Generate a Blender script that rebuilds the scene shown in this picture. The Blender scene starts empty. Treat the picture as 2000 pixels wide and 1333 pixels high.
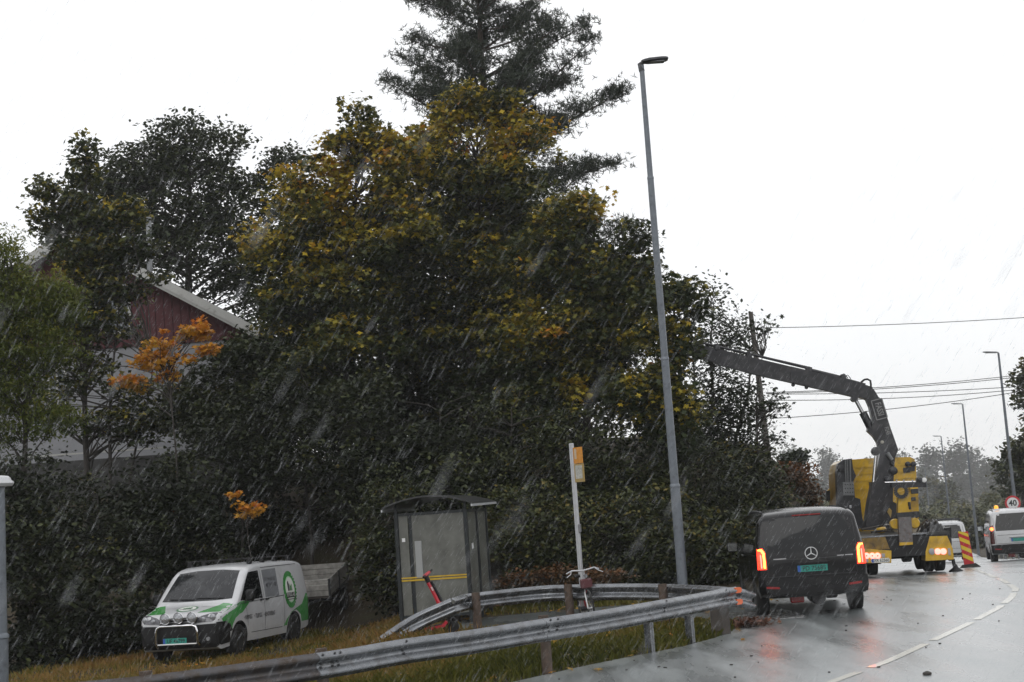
import bpy, bmesh, math, random
import numpy as np
from mathutils import Vector, Matrix
from mathutils.bvhtree import BVHTree

rnd = random.Random(7)
rng = np.random.default_rng(7)
sc = bpy.context.scene
COL = sc.collection
PI = math.pi

# ------------------------------------------------------------------ camera
FPX = 2800.0
ROLL = math.radians(4.0)
PITCH = math.atan(335.7 / 2800)
CAMZ = 2.2
_F = Vector((0, math.cos(PITCH), math.sin(PITCH)))
_U0 = Vector((0, -math.sin(PITCH), math.cos(PITCH)))
_R0 = Vector((1, 0, 0))
_R = _R0 * math.cos(ROLL) - _U0 * math.sin(ROLL)
_U = _U0 * math.cos(ROLL) + _R0 * math.sin(ROLL)
CAMP = Vector((0, 0, CAMZ))
cd = bpy.data.cameras.new('camera')
cam = bpy.data.objects.new('camera', cd)
COL.objects.link(cam)
cam.matrix_world = Matrix(((_R.x, _U.x, -_F.x, 0), (_R.y, _U.y, -_F.y, 0), (_R.z, _U.z, -_F.z, CAMZ), (0, 0, 0, 1)))
cd.sensor_width = 36
cd.lens = 36 * FPX / 2000
cd.clip_start = 0.1
cd.clip_end = 2000
cd.dof.use_dof = True
cd.dof.focus_distance = 33
cd.dof.aperture_fstop = 5.6
sc.camera = cam

# ------------------------------------------------------------------ world: overcast sky, soft sun
w = bpy.data.worlds.new('World')
sc.world = w
w.use_nodes = True
nt = w.node_tree
nt.nodes.clear()
out = nt.nodes.new('ShaderNodeOutputWorld')
bg = nt.nodes.new('ShaderNodeBackground')
bg.inputs['Strength'].default_value = 1.24
sky = nt.nodes.new('ShaderNodeTexSky')
sky.sky_type = 'NISHITA'
sky.sun_disc = False
sky.sun_elevation = math.radians(40)
sky.sun_rotation = math.radians(200)
sk_s = nt.nodes.new('ShaderNodeVectorMath'); sk_s.operation = 'SCALE'
sk_s.inputs['Scale'].default_value = 0.1
nt.links.new(sky.outputs[0], sk_s.inputs[0])
tc = nt.nodes.new('ShaderNodeTexCoord')
nz = nt.nodes.new('ShaderNodeTexNoise'); nz.inputs['Scale'].default_value = 1.6
nz.inputs['Detail'].default_value = 3
nt.links.new(tc.outputs['Generated'], nz.inputs['Vector'])
rp = nt.nodes.new('ShaderNodeValToRGB')
rp.color_ramp.elements[0].position = 0.3
rp.color_ramp.elements[0].color = (0.775, 0.78, 0.793, 1)
rp.color_ramp.elements[1].position = 0.7
rp.color_ramp.elements[1].color = (0.975, 0.98, 0.985, 1)
nt.links.new(nz.outputs['Fac'], rp.inputs['Fac'])
mx = nt.nodes.new('ShaderNodeMix'); mx.data_type = 'RGBA'
mx.inputs[0].default_value = 0.95
nt.links.new(sk_s.outputs[0], mx.inputs[6])
nt.links.new(rp.outputs[0], mx.inputs[7])
nt.links.new(mx.outputs[2], bg.inputs['Color'])
nt.links.new(bg.outputs[0], out.inputs[0])

sd = bpy.data.lights.new('sun', 'SUN')
sd.energy = 0.5
sd.angle = math.radians(40)
sd.color = (1, 0.98, 0.95)
so = bpy.data.objects.new('sun', sd)
COL.objects.link(so)
so.rotation_euler = (math.radians(50), 0, math.radians(-20))

vs = sc.view_settings
vs.view_transform = 'Standard'
vs.look = 'None'
vs.exposure = 0.0
vs.gamma = 1.0
vs.use_curve_mapping = False
sc.cycles.max_bounces = 6
sc.cycles.diffuse_bounces = 3
sc.cycles.glossy_bounces = 3
sc.cycles.transmission_bounces = 4
sc.cycles.transparent_max_bounces = 12
sc.cycles.volume_bounces = 1
sc.cycles.caustics_reflective = False
sc.cycles.caustics_refractive = False
sc.cycles.use_denoising = True

# ------------------------------------------------------------------ helpers
def at(x, y, Y):
    d = _F + _R * ((x - 1000) / FPX) + _U * ((666.5 - y) / FPX)
    return CAMP + d * (Y / d.y)

def G(x, y, z=0.0):
    d = _F + _R * ((x - 1000) / FPX) + _U * ((666.5 - y) / FPX)
    return CAMP + d * ((z - CAMZ) / d.z)

def sstep(a, b, x):
    t = np.clip((np.asarray(x, dtype=float) - a) / (b - a), 0, 1)
    return t * t * (3 - 2 * t)

def lerp_tab(tab, x):
    return np.interp(x, [t[0] for t in tab], [t[1] for t in tab])

def catmull(pts, n=8):
    pts = [Vector(p) for p in pts]
    res = []
    P = [pts[0] * 2 - pts[1]] + pts + [pts[-1] * 2 - pts[-2]]
    for i in range(1, len(P) - 2):
        for k in range(n):
            t = k / n
            a, b, c, d = P[i - 1], P[i], P[i + 1], P[i + 2]
            res.append(0.5 * ((2 * b) + (c - a) * t + (2 * a - 5 * b + 4 * c - d) * t * t + (3 * b - a - 3 * c + d) * t ** 3))
    res.append(pts[-1])
    return res

class MB:
    """collects shapes; build() links them as ONE mesh object"""
    def __init__(self):
        self.v = []; self.f = []; self.mi = []; self.m = 0
    def add(self, vs, fs):
        o = len(self.v)
        self.v += [tuple(p) for p in vs]
        for f in fs:
            self.f.append(tuple(i + o for i in f)); self.mi.append(self.m)
        return self
    def box(self, c, s, rot=None, taper=1.0, bev=0.0):
        hx, hy, hz = s[0] / 2, s[1] / 2, s[2] / 2
        if bev > 0:
            b = min(bev, hx * .9, hy * .9, hz * .9)
            bm = bmesh.new()
            bmesh.ops.create_cube(bm, size=1)
            for q in bm.verts:
                q.co = Vector((q.co.x * 2 * hx, q.co.y * 2 * hy, q.co.z * 2 * hz))
            bmesh.ops.bevel(bm, geom=bm.edges[:], offset=b, segments=1, affect='EDGES')
            vs = [q.co.copy() for q in bm.verts]
            bm.verts.index_update()
            fs = [[q.index for q in f.verts] for f in bm.faces]
            bm.free()
        else:
            vs = [Vector((x * hx * (taper if z > 0 else 1), y * hy * (taper if z > 0 else 1), z * hz)) for z in (-1, 1) for y in (-1, 1) for x in (-1, 1)]
            fs = [(0, 2, 3, 1), (4, 5, 7, 6), (0, 1, 5, 4), (2, 6, 7, 3), (0, 4, 6, 2), (1, 3, 7, 5)]
        if rot is not None:
            vs = [rot @ q for q in vs]
        c = Vector(c)
        return self.add([q + c for q in vs], fs)
    def beam(self, a, b, wd, ht, up=(0, 0, 1), wd2=None, ht2=None):
        a, b = Vector(a), Vector(b)
        d = (b - a).normalized()
        u = Vector(up)
        s = d.cross(u)
        if s.length < 1e-4: s = d.cross(Vector((0, 1, 0)))
        s.normalize(); u = s.cross(d).normalized()
        wd2 = wd if wd2 is None else wd2; ht2 = ht if ht2 is None else ht2
        vs = []
        for p, W, H in ((a, wd, ht), (b, wd2, ht2)):
            for q, r in ((-1, -1), (1, -1), (1, 1), (-1, 1)):
                vs.append(p + s * (q * W / 2) + u * (r * H / 2))
        return self.add(vs, [(3, 2, 1, 0), (4, 5, 6, 7), (0, 1, 5, 4), (1, 2, 6, 5), (2, 3, 7, 6), (3, 0, 4, 7)])
    def tube(self, pts, r, n=8, cap=True):
        pts = [Vector(p) for p in pts]
        rs = r if isinstance(r, (list, tuple)) else [r] * len(pts)
        vs, fs = [], []
        prev = None
        for i, p in enumerate(pts):
            d = (pts[min(i + 1, len(pts) - 1)] - pts[max(i - 1, 0)])
            d.normalize()
            if prev is None:
                a = Vector((0, 0, 1)) if abs(d.z) < .9 else Vector((1, 0, 0))
                s = d.cross(a).normalized()
            else:
                s = prev - d * prev.dot(d)
                if s.length < 1e-5: s = d.orthogonal()
                s.normalize()
            prev = s
            t = d.cross(s)
            for k in range(n):
                an = 2 * PI * k / n
                vs.append(p + (s * math.cos(an) + t * math.sin(an)) * rs[i])
        for i in range(len(pts) - 1):
            for k in range(n):
                fs.append((i * n + k, i * n + (k + 1) % n, (i + 1) * n + (k + 1) % n, (i + 1) * n + k))
        if cap:
            fs.append(tuple(range(n))[::-1]); fs.append(tuple((len(pts) - 1) * n + k for k in range(n)))
        return self.add(vs, fs)
    def cyl(self, a, b, r, r2=None, n=16):
        return self.tube([a, b], [r, r if r2 is None else r2], n)
    def lathe(self, prof, axis='z', n=24, c=(0, 0, 0)):
        c = Vector(c); vs, fs = [], []
        for (r, h) in prof:
            for k in range(n):
                an = 2 * PI * k / n
                x, y = r * math.cos(an), r * math.sin(an)
                vs.append(c + (Vector((x, y, h)) if axis == 'z' else Vector((h, x, y)) if axis == 'x' else Vector((x, h, y))))
        for i in range(len(prof) - 1):
            for k in range(n):
                fs.append((i * n + k, i * n + (k + 1) % n, (i + 1) * n + (k + 1) % n, (i + 1) * n + k))
        fs.append(tuple(range(n))[::-1]); fs.append(tuple((len(prof) - 1) * n + k for k in range(n)))
        return self.add(vs, fs)
    def prism(self, poly, thick, mat):
        """poly: 2D points; mat: 4x4 taking (u,v,w) to place; extruded in w by +-thick/2"""
        n = len(poly)
        vs = [mat @ Vector((p[0], p[1], s * thick / 2)) for s in (-1, 1) for p in poly]
        fs = [tuple(range(n))[::-1], tuple(range(n, 2 * n))]
        fs += [(i, (i + 1) % n, n + (i + 1) % n, n + i) for i in range(n)]
        return self.add(vs, fs)
    def build(self, name, mat, parent=None, smooth=None, loc=None):
        me = bpy.data.meshes.new(name)
        me.from_pydata(self.v, [], self.f)
        mats = mat if isinstance(mat, (list, tuple)) else [mat]
        for m in mats: me.materials.append(m)
        if len(mats) > 1:
            me.polygons.foreach_set('material_index', self.mi)
        me.update()
        if smooth is not None:
            me.shade_smooth(); me.set_sharp_from_angle(angle=math.radians(smooth))
        return link(name, me, parent, loc)

def link(name, me, parent=None, loc=None):
    o = bpy.data.objects.new(name, me)
    COL.objects.link(o)
    if parent is not None: o.parent = parent
    if loc is not None: o.location = loc
    return o

def fix_normals(o):
    bm = bmesh.new(); bm.from_mesh(o.data)
    bmesh.ops.recalc_face_normals(bm, faces=bm.faces[:])
    bm.to_mesh(o.data); bm.free()

def tag(o, label=None, cat=None, group=None, kind=None):
    if label: o['label'] = label
    if cat: o['category'] = cat
    if group: o['group'] = group
    if kind: o['kind'] = kind
    return o

def thing(name, label, cat, loc=(0, 0, 0), rz=0.0, group=None, rx=0.0, ry=0.0):
    o = bpy.data.objects.new(name, None)
    o.empty_display_size = 0.3
    COL.objects.link(o)
    o.location = loc
    o.rotation_euler = (rx, ry, rz)
    return tag(o, label, cat, group)

def dup(root, loc=None, rz=None, label=None, group=None):
    def cp(o, par):
        c = o.copy(); COL.objects.link(c)
        if par is not None: c.parent = par
        for ch in list(o.children): cp(ch, c)
        return c
    r = cp(root, None)
    if loc is not None: r.location = loc
    if rz is not None: r.rotation_euler.z = rz
    if label: r['label'] = label
    if group: r['group'] = group
    return r

# ------------------------------------------------------------------ materials
MATS = {}
def mat(name, col, rough=0.5, metal=0.0, var=0.0, scale=6.0, bump=0.0, bscale=40.0, coat=0.0, dirt_or_reflection=None, dscale=3.0, dlo=.45, dhi=.7, spec=0.5, emit=None, es=0.0, alpha=None, ior=1.5, rvar=0.0):
    if name in MATS: return MATS[name]
    m = bpy.data.materials.new(name); m.use_nodes = True
    n = m.node_tree; b = n.nodes['Principled BSDF']
    b.inputs['Base Color'].default_value = (*col, 1)
    b.inputs['Roughness'].default_value = rough
    b.inputs['Metallic'].default_value = metal
    b.inputs['Coat Weight'].default_value = coat
    b.inputs['Coat Roughness'].default_value = 0.08
    b.inputs['Specular IOR Level'].default_value = spec
    b.inputs['IOR'].default_value = ior
    tcn = n.nodes.new('ShaderNodeTexCoord')
    src = None
    if var > 0 or dirt_or_reflection is not None:
        no = n.nodes.new('ShaderNodeTexNoise'); no.inputs['Scale'].default_value = scale; no.inputs['Detail'].default_value = 5
        n.links.new(tcn.outputs['Object'], no.inputs['Vector'])
        r = n.nodes.new('ShaderNodeValToRGB')
        r.color_ramp.elements[0].position = .25; r.color_ramp.elements[1].position = .75
        r.color_ramp.elements[0].color = (*[c * (1 - var) for c in col], 1)
        r.color_ramp.elements[1].color = (*[min(1, c * (1 + var)) for c in col], 1)
        n.links.new(no.outputs['Fac'], r.inputs['Fac'])
        src = r.outputs[0]
    if dirt_or_reflection is not None:
        no2 = n.nodes.new('ShaderNodeTexNoise'); no2.inputs['Scale'].default_value = dscale; no2.inputs['Detail'].default_value = 7
        no2.inputs['Roughness'].default_value = .65
        n.links.new(tcn.outputs['Object'], no2.inputs['Vector'])
        mr = n.nodes.new('ShaderNodeMapRange'); mr.inputs[1].default_value = dlo; mr.inputs[2].default_value = dhi
        n.links.new(no2.outputs['Fac'], mr.inputs[0])
        mm = n.nodes.new('ShaderNodeMix'); mm.data_type = 'RGBA'
        n.links.new(mr.outputs[0], mm.inputs[0]); n.links.new(src, mm.inputs[6])
        mm.inputs[7].default_value = (*dirt_or_reflection, 1)
        src = mm.outputs[2]
    if src is not None: n.links.new(src, b.inputs['Base Color'])
    if rvar > 0:
        no4 = n.nodes.new('ShaderNodeTexNoise'); no4.inputs['Scale'].default_value = scale * 1.7; no4.inputs['Detail'].default_value = 4
        n.links.new(tcn.outputs['Object'], no4.inputs['Vector'])
        mr4 = n.nodes.new('ShaderNodeMapRange'); mr4.inputs[1].default_value = .3; mr4.inputs[2].default_value = .7
        mr4.inputs[3].default_value = max(.02, rough - rvar); mr4.inputs[4].default_value = rough + rvar
        n.links.new(no4.outputs['Fac'], mr4.inputs[0]); n.links.new(mr4.outputs[0], b.inputs['Roughness'])
    if bump > 0:
        no3 = n.nodes.new('ShaderNodeTexNoise'); no3.inputs['Scale'].default_value = bscale; no3.inputs['Detail'].default_value = 4
        n.links.new(tcn.outputs['Object'], no3.inputs['Vector'])
        bp = n.nodes.new('ShaderNodeBump'); bp.inputs['Strength'].default_value = bump; bp.inputs['Distance'].default_value = .02
        n.links.new(no3.outputs['Fac'], bp.inputs['Height']); n.links.new(bp.outputs[0], b.inputs['Normal'])
    if emit is not None:
        b.inputs['Emission Color'].default_value = (*emit, 1); b.inputs['Emission Strength'].default_value = es
    if alpha is not None: b.inputs['Alpha'].default_value = alpha
    MATS[name] = m
    return m

def leaf_mat(name, stops, transl=0.25, rough=.45):
    """leaf colour by the per-leaf attribute 'tint'"""
    m = bpy.data.materials.new(name); m.use_nodes = True
    n = m.node_tree; b = n.nodes['Principled BSDF']
    b.inputs['Roughness'].default_value = rough
    b.inputs['Specular IOR Level'].default_value = 0.25
    a = n.nodes.new('ShaderNodeAttribute'); a.attribute_name = 'tint'
    r = n.nodes.new('ShaderNodeValToRGB')
    els = r.color_ramp.elements
    while len(els) < len(stops): els.new(0.5)
    for e, (p, c) in zip(els, stops):
        e.position = p; e.color = (*c, 1)
    n.links.new(a.outputs['Fac'], r.inputs['Fac'])
    n.links.new(r.outputs[0], b.inputs['Base Color'])
    t = n.nodes.new('ShaderNodeBsdfTranslucent'); n.links.new(r.outputs[0], t.inputs['Color'])
    mxs = n.nodes.new('ShaderNodeMixShader'); mxs.inputs[0].default_value = transl
    n.links.new(b.outputs[0], mxs.inputs[1]); n.links.new(t.outputs[0], mxs.inputs[2])
    n.links.new(mxs.outputs[0], n.nodes['Material Output'].inputs['Surface'])
    MATS[name] = m
    return m

M_galv = mat('galvanised_steel', (.215, .225, .24), .24, .72, var=.2, scale=5, dirt_or_reflection=(.075, .065, .055), dscale=4, dlo=.5, dhi=.8, rvar=.08)
M_dirtyrail = mat('dirty_steel', (.11, .11, .118), .34, .6, var=.3, scale=5, dirt_or_reflection=(.06, .045, .035), dscale=5, dlo=.36, dhi=.62, rvar=.1)
M_rust = mat('rusty_post', (.075, .05, .036), .6, 0, var=.5, scale=14, bump=.4, coat=.2)
M_black = mat('black_plastic', (.010, .010, .011), .45, 0, var=.3, scale=9, spec=.3)
M_rubber = mat('rubber', (.012, .012, .012), .75, 0, bump=.2)
M_darkmetal = mat('dark_metal', (.028, .029, .033), .38, .2, var=.4, scale=10, dirt_or_reflection=(.07, .065, .06), dscale=6, dlo=.55, dhi=.8)
M_greypole = mat('painted_pole', (.16, .18, .205), .38, .2, var=.2, scale=9, dirt_or_reflection=(.09, .10, .115), dscale=9, bump=.08)
M_chrome = mat('chrome', (.75, .75, .76), .08, 1)
M_glass = mat('dark_glass', (.006, .007, .008), .03, 0, spec=.35, dirt_or_reflection=(.018, .018, .018), var=.1, dscale=3, dlo=.5, dhi=.9)
M_white = mat('white_paint', (.53, .535, .55), .22, 0, var=.06, scale=4, coat=.4, dirt_or_reflection=(.36, .36, .36), dscale=2.2, dlo=.55, dhi=.9)
M_greenpaint = mat('green_vinyl', (.055, .27, .06), .25, 0, var=.12, scale=5, coat=.3, dirt_or_reflection=(.10, .28, .12), dscale=5)
M_blackpaint = mat('black_paint', (.007, .007, .008), .18, 0, var=.3, scale=5, coat=.12, spec=.3, dirt_or_reflection=(.022, .021, .021), dscale=3.5, dlo=.5, dhi=.85)
M_plategreen = mat('plate_green', (.02, .25, .20), .4)
M_platewhite = mat('plate_white', (.7, .7, .66), .4)
M_plateblue = mat('plate_blue', (.03, .09, .38), .4)
M_ink = mat('black_ink', (.012, .012, .014), .4)
M_yellow = mat('yellow_paint', (.56, .335, .012), .32, 0, var=.16, scale=4, coat=.3, dirt_or_reflection=(.17, .11, .04), dscale=3.2, dlo=.5, dhi=.8)
M_wood = mat('weathered_wood', (.29, .28, .26), .7, 0, var=.35, scale=9, bump=.3, coat=.15)
M_darkwood = mat('dark_wood', (.06, .05, .043), .75, 0, var=.35, scale=8, bump=.3)
M_red = mat('scooter_red', (.55, .035, .055), .3, 0, coat=.4, var=.1)
M_taillit = mat('tail_lamp_lit', (.5, .02, .01), .3, emit=(1, .035, .012), es=3.2)
M_hot = mat('tail_lamp_core', (.8, .3, .05), .3, emit=(1, .33, .04), es=7.0)
M_red_off = mat('red_lens', (.25, .01, .01), .15)
M_amber = mat('amber_lens', (.8, .3, .02), .2, emit=(1, .4, .05), es=1.2)
M_orange_ref = mat('orange_reflector', (.80, .16, .05), .3, spec=.6)
M_lens = mat('clear_lens', (.32, .33, .35), .08, .35, var=.5, scale=22, spec=.8)
M_silver = mat('silver', (.5, .5, .51), .25, .9)
M_bark = mat('bark', (.035, .03, .026), .8, 0, var=.4, scale=8, bump=.5, bscale=20)
# ------------------------------------------------------------------ terrain, road
ZR = [(-20, 0), (27, 0), (33, -.08), (39, -.22), (45, -.42), (50, -.62), (66, -1.4), (90, -2.5), (130, -3.5), (200, -5), (460, -6.5)]
XL = [(-12, -31), (5, -14), (12, -7.2), (15.4, -3.9), (18.2, -1.2), (19.25, -.42), (21.1, 1.0), (22.4, 2.22), (23.6, 2.98), (24.76, 3.42), (25.4, 3.6), (26.3, 3.55), (27.4, 3.4), (28.4, 3.6), (29.6, 4.2), (33, 5.6), (40, 7.6), (46, 9.0), (55, 10.8), (66, 13), (97, 21), (130, 29.5), (200, 47)]
XC = [(5, -4.8), (12, .1), (16.58, 3.19), (18.51, 4.46), (20.34, 5.49), (22.54, 6.71), (24.98, 7.99), (26.9, 8.86), (29.28, 9.76), (32.53, 10.59), (39.4, 12.15), (45, 13.55), (52, 15.2), (66, 18.6), (97, 26)]
XR = [(-12, -14), (5, 2), (12, 6.2), (16.6, 9.3), (20.3, 11.4), (25, 13.9), (29.3, 15.6), (32.5, 16.4), (39.4, 18), (46, 19), (50, 19.8), (60, 21), (70, 22.6), (97, 30), (130, 38.5), (200, 56.5)]
def zr(y): return lerp_tab(ZR, y)

def zg(x, y):
    x = np.asarray(x, float); y = np.asarray(y, float)
    z = zr(y) * sstep(2, 7, x - (y - 30) * .12) * 1.0
    z = z - .05
    # lower yard on the left where the decorated van is parked
    z = z - .47 * sstep(20, 29.5, y) * sstep(-2.4, -4.6, x)
    # wooded bank behind the bus stop
    z = z + 4.6 * sstep(36, 50, y) * sstep(2.5, -2.5, x - (8 + (y - 40) * .22))
    # little verge lip round the guard rails, rough tufts
    z = z + .03 * np.sin(x * 3.1 + y * 1.7) * np.sin(y * 2.3 - x * .9) * sstep(15, 18, y)
    xl = lerp_tab(XL, y); xr_ = lerp_tab(XR, y)
    under = sstep(-.25, .3, x - xl) * sstep(-.3, .3, xr_ - x)
    z = z * (1 - under) + (zr(y) - .12) * under
    # bus lay-by sits level
    lay = sstep(-2.6, -1.6, x) * sstep(5.2, 4.2, x) * sstep(28.2, 28.9, y) * sstep(33.0, 32.2, y)
    z = z * (1 - lay) + (-.12) * lay
    # right-hand side beyond the road: low bank with far trees
    z = z + .5 * sstep(2, 14, x - xr_) * sstep(55, 75, y)
    return z

gx = np.concatenate([np.linspace(-600, -150, 10)[:-1], np.linspace(-150, -16, 22)[:-1], np.arange(-16, 17, .3), np.linspace(17.3, 40, 26), np.linspace(44, 190, 24), np.linspace(220, 700, 12)])
gy = np.concatenate([np.linspace(-400, -20, 14)[:-1], np.linspace(-20, 12, 12)[:-1], np.arange(12, 52, .3), np.linspace(52.5, 90, 34), np.linspace(95, 440, 24), np.linspace(470, 1150, 16)])
X, Y = np.meshgrid(gx, gy)
Z = zg(X, Y)
V = np.stack([X, Y, Z], -1).reshape(-1, 3)
nx, ny = len(gx), len(gy)
idx = np.arange(nx * ny).reshape(ny, nx)
Fq = np.stack([idx[:-1, :-1], idx[:-1, 1:], idx[1:, 1:], idx[1:, :-1]], -1).reshape(-1, 4)

def fast_mesh(name, V, F, mat_, tint=None, smooth=False):
    """F: (n,k) polygons"""
    me = bpy.data.meshes.new(name)
    n, k = F.shape
    me.vertices.add(len(V)); me.vertices.foreach_set('co', np.ascontiguousarray(V, dtype=np.float32).ravel())
    me.loops.add(n * k); me.loops.foreach_set('vertex_index', np.ascontiguousarray(F, dtype=np.int32).ravel())
    me.polygons.add(n); me.polygons.foreach_set('loop_start', np.arange(0, n * k, k, dtype=np.int32))
    if mat_ is not None: me.materials.append(mat_)
    if tint is not None:
        a = me.attributes.new('tint', 'FLOAT', 'FACE')
        a.data.foreach_set('value', np.ascontiguousarray(tint, dtype=np.float32))
    me.update(calc_edges=True)
    if smooth: me.shade_smooth()
    return me

def ground_mat():
    m = bpy.data.materials.new('verge_soil'); m.use_nodes = True
    n = m.node_tree; b = n.nodes['Principled BSDF']; b.inputs['Roughness'].default_value = .85
    t = n.nodes.new('ShaderNodeTexCoord')
    a = n.nodes.new('ShaderNodeTexNoise'); a.inputs['Scale'].default_value = .9; a.inputs['Detail'].default_value = 8; a.inputs['Roughness'].default_value = .7
    r = n.nodes.new('ShaderNodeValToRGB')
    e = r.color_ramp.elements
    e[0].position = .3; e[0].color = (.018, .014, .009, 1)
    e[1].position = .7; e[1].color = (.05, .05, .018, 1)
    q = e.new(.5); q.color = (.045, .032, .016, 1)
    n.links.new(t.outputs['Object'], a.inputs['Vector']); n.links.new(a.outputs['Fac'], r.inputs['Fac']); n.links.new(r.outputs[0], b.inputs['Base Color'])
    c = n.nodes.new('ShaderNodeTexNoise'); c.inputs['Scale'].default_value = 22; c.inputs['Detail'].default_value = 5
    n.links.new(t.outputs['Object'], c.inputs['Vector'])
    bp = n.nodes.new('ShaderNodeBump'); bp.inputs['Strength'].default_value = .8; bp.inputs['Distance'].default_value = .05
    n.links.new(c.outputs['Fac'], bp.inputs['Height']); n.links.new(bp.outputs[0], b.inputs['Normal'])
    return m
g = link('ground', fast_mesh('ground', V, Fq, ground_mat(), smooth=True)); tag(g, kind='structure')

def road_mat(name='wet_asphalt', base=.05, wet=1.0):
    m = bpy.data.materials.new(name); m.use_nodes = True
    n = m.node_tree; b = n.nodes['Principled BSDF']
    t = n.nodes.new('ShaderNodeTexCoord')
    mp = n.nodes.new('ShaderNodeMapping'); mp.inputs['Rotation'].default_value = (0, 0, math.radians(28)); mp.inputs['Scale'].default_value = (1.4, .22, 1)
    n.links.new(t.outputs['Object'], mp.inputs['Vector'])
    a = n.nodes.new('ShaderNodeTexNoise'); a.inputs['Scale'].default_value = .8; a.inputs['Detail'].default_value = 7; a.inputs['Roughness'].default_value = .6
    n.links.new(mp.outputs[0], a.inputs['Vector'])
    f = n.nodes.new('ShaderNodeTexNoise'); f.inputs['Scale'].default_value = 38; f.inputs['Detail'].default_value = 6; f.inputs['Roughness'].default_value = .75
    n.links.new(t.outputs['Object'], f.inputs['Vector'])
    r = n.nodes.new('ShaderNodeValToRGB'); e = r.color_ramp.elements
    e[0].position = .36; e[0].color = (base * .4, base * .7, base * .72, 1); e[1].position = .66; e[1].color = (base * 2.0, base * 2.0, base * 2.02, 1)
    n.links.new(f.outputs['Fac'], r.inputs['Fac'])
    pt_ = n.nodes.new('ShaderNodeMapRange'); pt_.inputs[1].default_value = .36; pt_.inputs[2].default_value = .62; pt_.inputs[3].default_value = .5; pt_.inputs[4].default_value = 1.25
    n.links.new(a.outputs['Fac'], pt_.inputs[0])
    mu = n.nodes.new('ShaderNodeVectorMath'); mu.operation = 'SCALE'
    n.links.new(r.outputs[0], mu.inputs[0]); n.links.new(pt_.outputs[0], mu.inputs['Scale']); n.links.new(mu.outputs[0], b.inputs['Base Color'])
    rr = n.nodes.new('ShaderNodeMapRange'); rr.inputs[1].default_value = .32; rr.inputs[2].default_value = .7
    rr.inputs[3].default_value = .3; rr.inputs[4].default_value = .42
    n.links.new(a.outputs['Fac'], rr.inputs[0]); n.links.new(rr.outputs[0], b.inputs['Roughness'])
    b.inputs['Specular IOR Level'].default_value = .75 * wet
    cw = n.nodes.new('ShaderNodeMapRange'); cw.inputs[1].default_value = .3; cw.inputs[2].default_value = .68
    cw.inputs[3].default_value = 1.0 * wet; cw.inputs[4].default_value = .72 * wet
    n.links.new(a.outputs['Fac'], cw.inputs[0]); n.links.new(cw.outputs[0], b.inputs['Coat Weight'])
    b.inputs['Coat Roughness'].default_value = .36; b.inputs['Coat IOR'].default_value = 3.0
    cr = n.nodes.new('ShaderNodeMapRange'); cr.inputs[1].default_value = .34; cr.inputs[2].default_value = .66; cr.inputs[3].default_value = .20; cr.inputs[4].default_value = .42
    n.links.new(a.outputs['Fac'], cr.inputs[0]); n.links.new(cr.outputs[0], b.inputs['Coat Roughness'])
    bp = n.nodes.new('ShaderNodeBump'); bp.inputs['Strength'].default_value = .3; bp.inputs['Distance'].default_value = .008
    n.links.new(f.outputs['Fac'], bp.inputs['Height'])
    # shallow wheel ruts and patches that hold water
    bp2 = n.nodes.new('ShaderNodeBump'); bp2.inputs['Strength'].default_value = .25; bp2.inputs['Distance'].default_value = .02
    n.links.new(a.outputs['Fac'], bp2.inputs['Height']); n.links.new(bp.outputs[0], bp2.inputs['Normal'])
    n.links.new(bp2.outputs[0], b.inputs['Normal'])
    n.links.new(bp2.outputs[0], b.inputs['Coat Normal'])
    return m
M_road = road_mat(base=.13)
ys = np.concatenate([np.linspace(-12, 14, 14), np.arange(14.5, 50, .5), np.linspace(51, 100, 50), np.linspace(104, 200, 25)])
V = []; nu = 14
for y in ys:
    a_, b_ = lerp_tab(XL, y), lerp_tab(XR, y)
    for k in range(nu + 1):
        u = k / nu; V.append((a_ + (b_ - a_) * u, y, zr(y) + .03 * math.sin(PI * u) - .012))
idx = np.arange(len(V)).reshape(len(ys), nu + 1)
Fq = np.stack([idx[:-1, :-1], idx[:-1, 1:], idx[1:, 1:], idx[1:, :-1]], -1).reshape(-1, 4)
road = link('road', fast_mesh('road', np.array(V), Fq, M_road, smooth=True)); tag(road, kind='structure')

# bus lay-by: asphalt tongue behind the rear rail
M_lay = road_mat('damp_asphalt', .07, .5)
V = []; Fl = []
ly = np.linspace(-2.0, 5.0, 24)
for x in ly:
    y0 = np.interp(x, [-2, -1.2, .3, 1.3, 2.6, 3.3, 5], [29.6, 29.0, 29.55, 29.0, 27.6, 26.6, 26.5]); y1 = np.interp(x, [-2, -1.2, 1, 4, 5], [30.6, 31.9, 32.6, 33, 33.6])
    for k in range(9):
        V.append((x, y0 + (y1 - y0) * k / 8, -.022))
idx = np.arange(len(V)).reshape(24, 9)
Fq = np.stack([idx[:-1, :-1], idx[1:, :-1], idx[1:, 1:], idx[:-1, 1:]], -1).reshape(-1, 4)
lay = link('bus_bay', fast_mesh('bus_bay', np.array(V), Fq, M_lay, smooth=True)); tag(lay, kind='structure')
# paving blocks between the rail end and the black van, each a piece
M_sett = mat('paving_block', (.17, .17, .17), .22, 0, var=.3, scale=5, coat=.7)
sett_me = None
for i in range(9):
    for j in range(7):
        cx, cy = 3.55 + i * .155 + (j % 2) * .07, 26.2 + j * .31
        if cx < 3.42 or cx > 4.9: continue
        if sett_me is None:
            b_ = MB(); b_.box((0, 0, 0), (.145, .295, .04), bev=.008)
            so_ = b_.build('paving_block', M_sett); sett_me = so_.data
        else:
            so_ = link('paving_block', sett_me)
        so_.parent = road
        so_.location = (cx, cy, -.008 + rnd.uniform(-.003, .004)); so_.rotation_euler = (0, 0, rnd.uniform(-.02, .02))

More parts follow.
